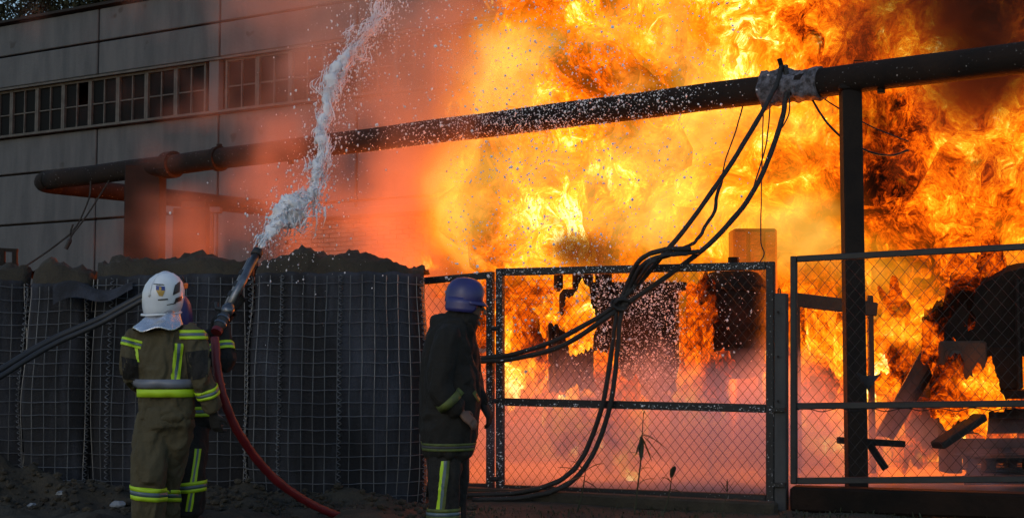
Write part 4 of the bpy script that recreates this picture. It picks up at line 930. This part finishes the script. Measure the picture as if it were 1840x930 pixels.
def head_mesh(mb, c, fwd, h=.235):
    """skull, jaw, nose, brow, ears; fwd is where the face looks"""
    f = Vector(fwd).normalized(); r_ = f.cross(Vector((0, 0, 1))).normalized(); u = r_.cross(f).normalized()
    def W(a, b, z): return c + f * a + r_ * b + u * z
    mb.tube([W(-.01, 0, z) + f * o for z, o in ((.115, -.01), (.09, -.008), (.04, 0), (-.02, .004), (-.065, .018), (-.105, .03), (-.12, .035))], [(.03, .035), (.065, .08), (.078, .098), (.075, .095), (.066, .080), (.045, .055), (.02, .03)], 18, up=f)
    mb.tube([W(.085, 0, .02), W(.108, 0, -.012), W(.118, 0, -.028), W(.098, 0, -.036)], [.008, .011, .014, .010], 8, up=r_)     # nose
    mb.tube([W(.082, -.05, .034), W(.096, 0, .036), W(.082, .05, .034)], [.008, .010, .008], 8)                                   # brow
    mb.tube([W(.085, -.022, -.066), W(.096, 0, -.064), W(.085, .022, -.066)], [.005, .008, .005], 6)                              # lips
    mb.tube([W(.072, 0, -.108), W(.088, 0, -.100)], [.02, .014], 8)                                                                # chin
    for e in (-1, 1): mb.tube([W(-.01, e * .072, .02), W(-.012, e * .084, 0), W(-.006, e * .078, -.03)], [.008, .014, .008], 8, up=f)   # ears
    mb.tube([W(-.02, 0, -.08), W(-.03, 0, -.20)], [.056, .062], 14, up=f)
    return W
def boots(t, ankles, fwd):
    for a in ankles:
        f = Vector(fwd).normalized(); mb = MB(); g_ = Vector((a.x, a.y, 0)); z0 = gz1(a.x, a.y) + .012
        limb(mb, [Vector((a.x, a.y, .30)), Vector((a.x, a.y, .10 + z0)), Vector((a.x, a.y, .05 + z0)) + f * .05, Vector((a.x, a.y, .040 + z0)) + f * .19], [.062, .055, (.05, .05), (.045, .035)], 12, up=f)
        finish(remesh(mb, .012, 3), 'boot', 'black_rubber', t)

# --- firefighter in tan gear, back to the camera
Y1 = 9.70
p1t = thing('person', 'person in tan turnout gear with lime bands and a white helmet, back turned', 'person', (at(290, 960, Y1).x, Y1, 0), 'firefighters at the nozzle')
J = lambda x, y, Y=Y1: at(x, y, Y)
ank1 = [J(268, 925, 9.72), J(296, 925, 10.02)]
mb = MB()   # body under the clothes, one continuous surface
head_mesh(mb, J(295, 530), (.25, 1, .05))
limb(mb, [J(298, 585), J(296, 640), J(298, 700), J(298, 750)], [(.12, .08), (.16, .11), (.14, .10), (.15, .10)])
for pts in ([J(255, 602), J(234, 660, 9.66), J(262, 700, 9.93)], [J(342, 602), J(362, 665, 9.64), J(382, 738, 9.72)]): limb(mb, pts, [.05, .042, .032])
for pts in ([J(275, 750), J(268, 840, 9.67), ank1[0]], [J(322, 750), J(312, 838, 9.88), ank1[1]]): limb(mb, pts, [.075, .055, .045])
hand(mb, J(383, 740, 9.72), (.15, .25, -1), (.4, .9, .1), 1, 1.0, .95); hand(mb, J(264, 700, 9.95), (.6, .8, .1), (.5, -.5, -.6), -1, 1.2)
finish(remesh(mb, .011, 3), 'body', 'skin', p1t)
mb = MB()
limb(mb, [J(298, 750), J(298, 715), J(297, 670), J(295, 625), J(297, 598), J(300, 578)], [(.19, .145), (.188, .145), (.192, .15), (.198, .15), (.165, .125), (.085, .085)], 22)
limb(mb, [J(262, 600), J(245, 612, 9.69), J(235, 662, 9.64), J(262, 702, 9.90)], [.085, .082, .072, .058]); limb(mb, [J(332, 600), J(350, 612, 9.68), J(361, 668, 9.62), J(383, 733, 9.72)], [.085, .082, .075, .060])
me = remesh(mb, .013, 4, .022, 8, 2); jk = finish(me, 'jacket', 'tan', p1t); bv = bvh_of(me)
ring_band(bv, J(298, 688), (0, 0, 1), .058, ['grey_band'], jk, .24, off=.013); ring_band(bv, J(298, 705), (0, 0, 1), .052, ['lime'], jk, .24, off=.015)
decal(bv, ((313, 617), (330, 617), (322, 684), (307, 684)), ['lime', 'grey_blue', 'lime'], jk, 'reflective_stripe', 2, 12)
decal(bv, ((240, 616), (247, 618), (251, 650), (246, 650)), ['lime'], jk, 'reflective_stripe', 2, 8)
ax_ = (J(355, 640) - J(345, 600)).normalized()
ring_band(bv, J(349, 601, 9.68), ax_ + Vector((-.25, 0, 0)), .062, ['lime', 'grey_blue', 'lime'], jk, .105); ring_band(bv, J(376, 701, 9.69), J(383, 733, 9.72) - J(361, 668, 9.62), .062, ['lime', 'grey_blue', 'lime'], jk, .10)
ring_band(bv, J(240, 617, 9.68), (.25, .1, 1), .055, ['lime', 'grey_blue', 'lime'], jk, .10)
decal(bv, ((334, 632), (373, 628), (374, 676), (338, 684)), ['black_cloth'], jk, 'elbow_patch', 8, 8); decal(bv, ((218, 640), (246, 646), (250, 684), (222, 680)), ['black_cloth'], jk, 'elbow_patch', 8, 8)
mb = MB()
limb(mb, [J(298, 735), J(297, 765)], [(.165, .13), (.18, .135)], 20)
limb(mb, [J(276, 745), J(270, 800, 9.68), J(268, 850, 9.66), J(268, 900, 9.70), J(268, 940, 9.72)], [.115, .115, .112, .108, .105]); limb(mb, [J(318, 745), J(315, 800, 9.78), J(306, 850, 9.88), J(298, 900, 9.98), J(296, 935, 10.02)], [.115, .11, .10, .098, .095])
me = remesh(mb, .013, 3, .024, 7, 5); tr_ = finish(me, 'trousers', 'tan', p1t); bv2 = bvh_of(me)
ring_band(bv2, J(268, 885, 9.69), (.12, 0, 1), .09, ['lime', 'grey_blue', 'lime'], tr_, .16); ring_band(bv2, J(298, 890, 9.97), (0, .1, 1), .08, ['lime', 'grey_blue', 'lime'], tr_, .15)
boots(p1t, ank1, (.1, 1, 0))
mb = MB()   # gloves over the hands
hand(mb, J(384, 744, 9.72), (.15, .25, -1), (.4, .9, .1), 1, 1.0, 1.15); finish(remesh(mb, .007, 2), 'glove', 'black_cloth', p1t)
# white helmet with raised crown, ear guard and neck curtain
hc = J(294, 526); hf = Vector((.42, .9, .10)).normalized(); hr = hf.cross(Vector((0, 0, 1))).normalized(); hu = (hr.cross(hf) + hr * .14).normalized()
def shell(c, f, r_, u, prof, n=30):
    rows = []
    for z, a, b_, o in prof: rows.append([c + u * z + f * (o + a * math.cos(q)) + r_ * b_ * math.sin(q) for q in np.linspace(0, 2 * math.pi, n + 1)])
    return rows
prof = [(-.135, .116, .104, -.004), (-.128, .126, .113, -.004), (-.09, .136, .124, -.002), (-.04, .143, .131, 0), (.01, .143, .130, 0), (.06, .129, .115, 0), (.10, .101, .088, 0), (.128, .060, .052, 0), (.138, .018, .016, 0)]
mb = MB().grid(shell(hc, hf, hr, hu, prof)); me = mb.mesh('helmet', M['helmet_white'], True); hl = put('helmet', me, p1t); s_ = hl.modifiers.new('t', 'SOLIDIFY'); s_.thickness = .006; bvh_h = bvh_of(me)
MB().tube([hc + hf * (.146 * math.cos(q)) + hu * (.141 * math.sin(q)) for q in np.linspace(-.1, math.pi + .1, 24)], [(.010, .010)] * 24, 8, up=hr).build('crest', M['helmet_white'], hl, True)
MB().tube([hc + hu * -.141 + hf * (-.010 + .140 * math.cos(q)) + hr * .126 * math.sin(q) for q in np.linspace(0, 2 * math.pi, 33)], .008, 6).build('rim', M['helmet_white'], hl, True)
decal(bvh_h, ((313, 512), (322, 506), (321, 524), (309, 530)), ['helmet_black'], hl, 'vent', 4, 4, .010); decal(bvh_h, ((314, 535), (325, 531), (324, 539), (311, 544)), ['helmet_black'], hl, 'vent', 4, 4, .010)
decal(bvh_h, ((281, 513), (296, 515), (296.5, 522), (281, 521)), ['blue_print'], hl, 'emblem', 5, 5, .010); decal(bvh_h, ((281, 521), (296.5, 522), (292, 531.5), (286, 531)), ['gold_print'], hl, 'emblem', 5, 5, .010)
decal(bvh_h, ((286, 515.5), (290.5, 516), (290, 525), (286.5, 524.5)), ['gold_print'], hl, 'emblem', 2, 4, .012)
decal(bvh_h, ((277, 510.5), (295, 511.5), (295, 512.6), (277, 511.8)), ['helmet_black'], hl, 'lettering', 6, 1, .010); decal(bvh_h, ((284, 537), (301, 535.5), (301, 537.5), (284, 539)), ['helmet_black'], hl, 'lettering', 6, 1, .010)
decal(bvh_h, ((299, 546), (315, 543), (315, 544.5), (299, 547.5)), ['helmet_black'], hl, 'lettering', 6, 1, .010)
MB().box(hc + hf * .10 + hr * .10 + hu * .04, (.05, .02, .04), hf, hr, hu, .006).build('lamp_cover', M['orange_print'], hl)
rows = []
for z, rr, o in ((-.125, .112, 0), (-.16, .122, -.01), (-.195, .142, -.03), (-.225, .168, -.05), (-.235, .172, -.052)):
    rows.append([hc + Vector((.0, 0, z)) + hf * (o + rr * math.cos(q) * (1 + .03 * math.sin(q * 7))) + hr * (rr * .98 * math.sin(q)) + Vector((0, 0, .012 * math.sin(q * 5 + z * 20))) for q in np.linspace(0, 2 * math.pi, 49)])
nc = MB().grid(rows).build('neck_curtain', M['silver'], p1t, True); s_ = nc.modifiers.new('t', 'SOLIDIFY'); s_.thickness = .004

# --- second firefighter in black gear, mostly hidden, holding the nozzle
Y2 = 10.30
p2t = thing('person', 'person in black turnout gear holding the foam nozzle, behind the white helmet', 'person', (at(335, 930, Y2).x, Y2, 0), 'firefighters at the nozzle')
K = lambda x, y, Y=Y2: at(x, y, Y)
ank2 = [K(343, 905, 10.2), K(312, 900, 10.5)]
mb = MB(); head_mesh(mb, K(311, 562), (.4, 1, .1))
limb(mb, [K(325, 605), K(330, 660), K(335, 720), K(335, 765)], [(.12, .08), (.16, .11), (.14, .10), (.15, .10)])
armR = [K(350, 608, 10.25), K(404, 652, 10.12), K(399, 585, 10.20)]; armL = [K(300, 612, 10.35), K(345, 640, 10.55), K(412, 556, 10.45)]
for pts in (armR, armL): limb(mb, pts, [.048, .040, .032])
for pts in ([K(348, 765), K(344, 840, 10.15), ank2[0]], [K(318, 765), K(312, 840, 10.4), ank2[1]]): limb(mb, pts, [.075, .055, .045])
finish(remesh(mb, .011, 3), 'body', 'skin', p2t)
mb = MB(); limb(mb, [K(340, 765), K(338, 730), K(334, 680), K(328, 630), K(326, 606), K(322, 586)], [(.185, .14), (.185, .14), (.19, .145), (.19, .145), (.16, .12), (.085, .085)], 22)
limb(mb, [K(338, 604), *armR], [.085, .083, .072, .056]); limb(mb, [K(312, 606), *armL], [.085, .08, .07, .056])
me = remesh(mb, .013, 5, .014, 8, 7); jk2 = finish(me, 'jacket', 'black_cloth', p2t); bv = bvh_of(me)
ring_band(bv, armR[1].lerp(armR[2], .42), armR[2] - armR[1], .062, ['lime', 'grey_blue', 'lime'], jk2, .10)
ring_band(bv, K(341, 738), (0, 0, 1), .07, ['lime', 'grey_blue', 'lime'], jk2, .24)
decal(bv, ((346, 578), (352, 582), (352, 598), (345, 592)), ['lime'], jk2, 'reflective_stripe', 2, 5)
mb = MB(); limb(mb, [K(338, 745), K(338, 775)], [(.165, .13), (.17, .13)], 20)
limb(mb, [K(350, 755), K(345, 810, 10.2), K(342, 850, 10.15), K(343, 920, 10.2)], [.115, .11, .105, .10]); limb(mb, [K(318, 755), K(314, 810, 10.35), K(312, 850, 10.4), K(312, 915, 10.5)], [.11, .105, .10, .095])
me = remesh(mb, .013, 4, .014, 7, 9); tr2 = finish(me, 'trousers', 'black_cloth', p2t); bv2 = bvh_of(me)
ring_band(bv2, K(343, 873, 10.17), (-.1, 0, 1), .075, ['lime', 'grey_blue', 'lime'], tr2, .15)
decal(bv2, ((350, 806), (361, 806), (345, 918), (334, 918)), ['lime', 'grey_blue', 'lime'], tr2, 'reflective_stripe', 2, 18)
boots(p2t, ank2, (.2, 1, 0))
for w_, d_, n_, sd_ in ((armR[2], (.25, .5, 1), (.6, .6, -.3), 1), (armL[2], (.5, .4, .6), (.3, -.6, .4), -1)):
    mb = MB(); hand(mb, w_, d_, n_, sd_, 1.3, 1.2); finish(remesh(mb, .007, 2), 'glove', 'black_cloth', p2t)
h2c = K(311, 556); h2f = Vector((.5, .85, .1)).normalized(); h2r = h2f.cross(Vector((0, 0, 1))).normalized(); h2u = h2r.cross(h2f)
hl2 = MB().grid(shell(h2c, h2f, h2r, h2u, [(-.14, .135, .12, -.01), (-.10, .138, .124, 0), (-.03, .138, .124, 0), (.03, .130, .116, 0), (.075, .11, .096, 0), (.11, .075, .065, 0), (.125, .02, .02, 0)])).build('helmet', M['helmet_blue'], p2t, True)
s_ = hl2.modifiers.new('t', 'SOLIDIFY'); s_.thickness = .006

# --- foam nozzle
nz = thing('foam_nozzle', 'long grey foam branch pipe with a black muzzle, aimed up at the fire', 'nozzle', at(400, 590, 10.15))
n0, n1_ = at(393, 588, 10.12), at(464, 450, 10.60); nd = (n1_ - n0).normalized(); nl = (n1_ - n0).length; ns, nu_ = frame_of(nd, Vector((0, 0, 1)))
def along_n(f): return n0 + nd * nl * f
MB().tube([along_n(.27), along_n(.97)], .030, 18).build('barrel', M['steel'], nz, True)
MB().tube([along_n(.93), along_n(.935), along_n(.995), along_n(1.0)], [.036, .041, .041, .036], 18).build('muzzle', M['black_rubber'], nz, True)
MB().tube([along_n(.16), along_n(.20), along_n(.24), along_n(.28)], [.032, .045, .045, .032], 16).build('coupling', M['steel'], nz, True)
MB().tube([along_n(-.02), along_n(.02), along_n(.13), along_n(.17)], [.034, .042, .04, .032], 16).build('inlet', M['grey_post'], nz, True)
for f in (.03, .10, .215): MB().tube([along_n(f), along_n(f + .02)], .047, 16).build('collar', M['steel'], nz)
MB().tube([along_n(.30) - ns * .045, along_n(.90) - ns * .045], .009, 8).build('rod', M['litter'], nz, True)
for f in (.42, .55, .70): MB().bar(along_n(f) - ns * .058, along_n(f) + ns * .01, .03, .05, up=nd).build('clamp', M['black_rubber'], nz)
MB().tube([along_n(.22) - ns * .03, along_n(.24) - ns * .10, along_n(.31) - ns * .125], [.014, .016, .016], 8).build('grip', M['black_rubber'], nz)
MB().tube([along_n(-.06), along_n(-.02)], .040, 14).build('hose_tail', M['hose_red'], nz)

# --- man in the blue helmet, in profile, walking to the right
Y3 = 9.80
p3t = thing('person', 'person in a blue helmet and long dark coat standing in profile by the gate', 'person', (at(800, 965, Y3).x, Y3, 0))
Q = lambda x, y, Y=Y3: at(x, y, Y)
fw = Vector((1, -.05, -.05)).normalized(); ank3 = [Q(797, 930, 9.74), Q(816, 930, 9.92)]
mb = MB(); W_ = head_mesh(mb, Q(844, 552), (1, -.12, -.12))
limb(mb, [Q(825, 595), Q(812, 650), Q(806, 730), Q(804, 790)], [(.10, .12), (.12, .16), (.11, .15), (.12, .15)], up=(0, 1, 0))
aR = [Q(806, 610, 9.63), Q(789, 695, 9.57), Q(828, 740, 9.60)]; aL = [Q(836, 612, 9.97), Q(846, 690, 10.02), Q(868, 728, 9.92)]
for pts in (aR, aL): limb(mb, pts, [.05, .042, .033])
for pts in ([Q(800, 790, 9.74), Q(801, 860, 9.73), ank3[0]], [Q(812, 790, 9.90), Q(818, 860, 9.91), ank3[1]]): limb(mb, pts, [.075, .055, .045])
hand(mb, Q(830, 742, 9.595), (.75, .1, -.62), (-.3, .75, -.55), 1, .6, 1.0, .10)
finish(remesh(mb, .0062, 2), 'body', 'skin', p3t)
mb = MB()
limb(mb, [Q(804, 814), Q(806, 770), Q(808, 715), Q(808, 660), Q(812, 615), Q(822, 588), Q(832, 566)], [(.175, .215), (.195, .215), (.205, .205), (.195, .20), (.175, .20), (.140, .150), (.095, .095)], 22, up=(0, 1, 0))
limb(mb, [Q(812, 602, 9.66), Q(803, 615, 9.62), Q(789, 693, 9.56), Q(822, 735, 9.59)], [.088, .085, .078, .062]); limb(mb, [Q(834, 610, 9.95), Q(848, 690, 10.02), Q(866, 724, 9.93)], [.085, .078, .062])
mb.ball(Q(794, 578), .075, 2, (1.1, 1.2, .8))
me = remesh(mb, .013, 4, .022, 6, 12); ct = finish(me, 'coat', 'dark_cloth', p3t); bv = bvh_of(me)
ring_band(bv, Q(805, 800), (0, 0, 1), .052, ['dull_lime', 'grey_post', 'dull_lime'], ct, .26)
ring_band(bv, Q(810, 718, 9.58), aR[2] - aR[1], .055, ['dull_lime'], ct, .11); decal(bv, ((848, 706), (853, 700), (862, 716), (858, 722)), ['dull_lime'], ct, 'reflective_stripe', 2, 3)
mb = MB(); limb(mb, [Q(804, 785), Q(804, 812)], [(.13, .17), (.13, .17)], 18, up=(0, 1, 0))
limb(mb, [Q(798, 800, 9.74), Q(799, 850, 9.72), Q(797, 900, 9.73), Q(797, 945, 9.74)], [.128, .115, .105, .102]); limb(mb, [Q(812, 800, 9.90), Q(818, 850, 9.90), Q(818, 900, 9.91), Q(817, 945, 9.92)], [.11, .095, .085, .085])
me = remesh(mb, .013, 4, .014, 7, 15); tr3 = finish(me, 'trousers', 'black_cloth', p3t); bv2 = bvh_of(me)
decal(bv2, ((793, 828), (808, 826), (799, 918), (784, 918)), ['lime', 'grey_blue', 'dull_lime'], tr3, 'reflective_stripe', 2, 16)
ring_band(bv2, Q(797, 921, 9.735), (0, 0, 1), .075, ['dull_lime', 'grey_blue', 'dull_lime'], tr3, .16)
boots(p3t, ank3, (1, -.1, 0))
mb = MB(); hand(mb, aL[2] + Vector((.0, 0, .01)), (.5, 0, -1), (-.5, .2, -.3), 1, .9, 1.25); finish(remesh(mb, .007, 2), 'glove', 'dark_cloth', p3t)
mb = MB(); limb(mb, [Q(824, 592), Q(833, 574), Q(839, 560)], [(.115, .12), (.105, .11), (.095, .10)], 20, up=(0, 1, 0)); finish(remesh(mb, .013, 4, .012, 10, 20), 'collar', 'dark_cloth', p3t)
# short haired eye detail is in shade; helmet with brim and ear guard
h3c = Q(836, 530); f3 = Vector((1, -.12, -.10)).normalized(); r3 = f3.cross(Vector((0, 0, 1))).normalized(); u3 = r3.cross(f3).normalized()
rows = shell(h3c, f3, r3, u3, [(-.055, .128, .112, -.006), (-.03, .131, .115, 0), (.01, .131, .115, 0), (.05, .122, .106, 0), (.085, .10, .087, 0), (.108, .066, .058, 0), (.118, .02, .02, 0)])
hl3 = MB().grid(rows).build('helmet', M['helmet_blue'], p3t, True); s_ = hl3.modifiers.new('t', 'SOLIDIFY'); s_.thickness = .006
rows = []
for k, (z, ex) in enumerate(((-.028, 0), (-.045, .02), (-.062, .038))):
    rows.append([h3c + u3 * z + f3 * ((.13 + ex) * math.cos(q)) + r3 * ((.114 + ex * .2) * math.sin(q)) for q in np.linspace(-1.25, 1.25, 17)])
bo = MB().grid(rows).build('brim', M['helmet_blue'], hl3, True); s_ = bo.modifiers.new('t', 'SOLIDIFY'); s_.thickness = .006
for e in (1, -1):
    rows = []
    for z, a0, a1 in ((-.02, .55, 2.55), (-.06, .62, 2.6), (-.095, .75, 2.6), (-.118, .95, 2.5)):
        rows.append([h3c + u3 * z + f3 * (.137 * math.cos(q) - .004) + r3 * e * (.121 * math.sin(q)) for q in np.linspace(a0, a1, 14)])
    eo = MB().grid(rows).build('ear_guard', M['helmet_blue'], hl3, True); s_ = eo.modifiers.new('t', 'SOLIDIFY'); s_.thickness = .008
MB().tube([h3c + f3 * .075 + r3 * -.105 + u3 * -.06, h3c + f3 * .05 + r3 * -.08 + u3 * -.13, h3c + f3 * .06 + u3 * -.15], .007, 6).build('chin_strap', M['black_rubber'], hl3, True)
for e in (-1, 1): MB().ball(W_(.083, e * .03, .012), .009, 2).build('eye', M['black_rubber'], p3t, True)
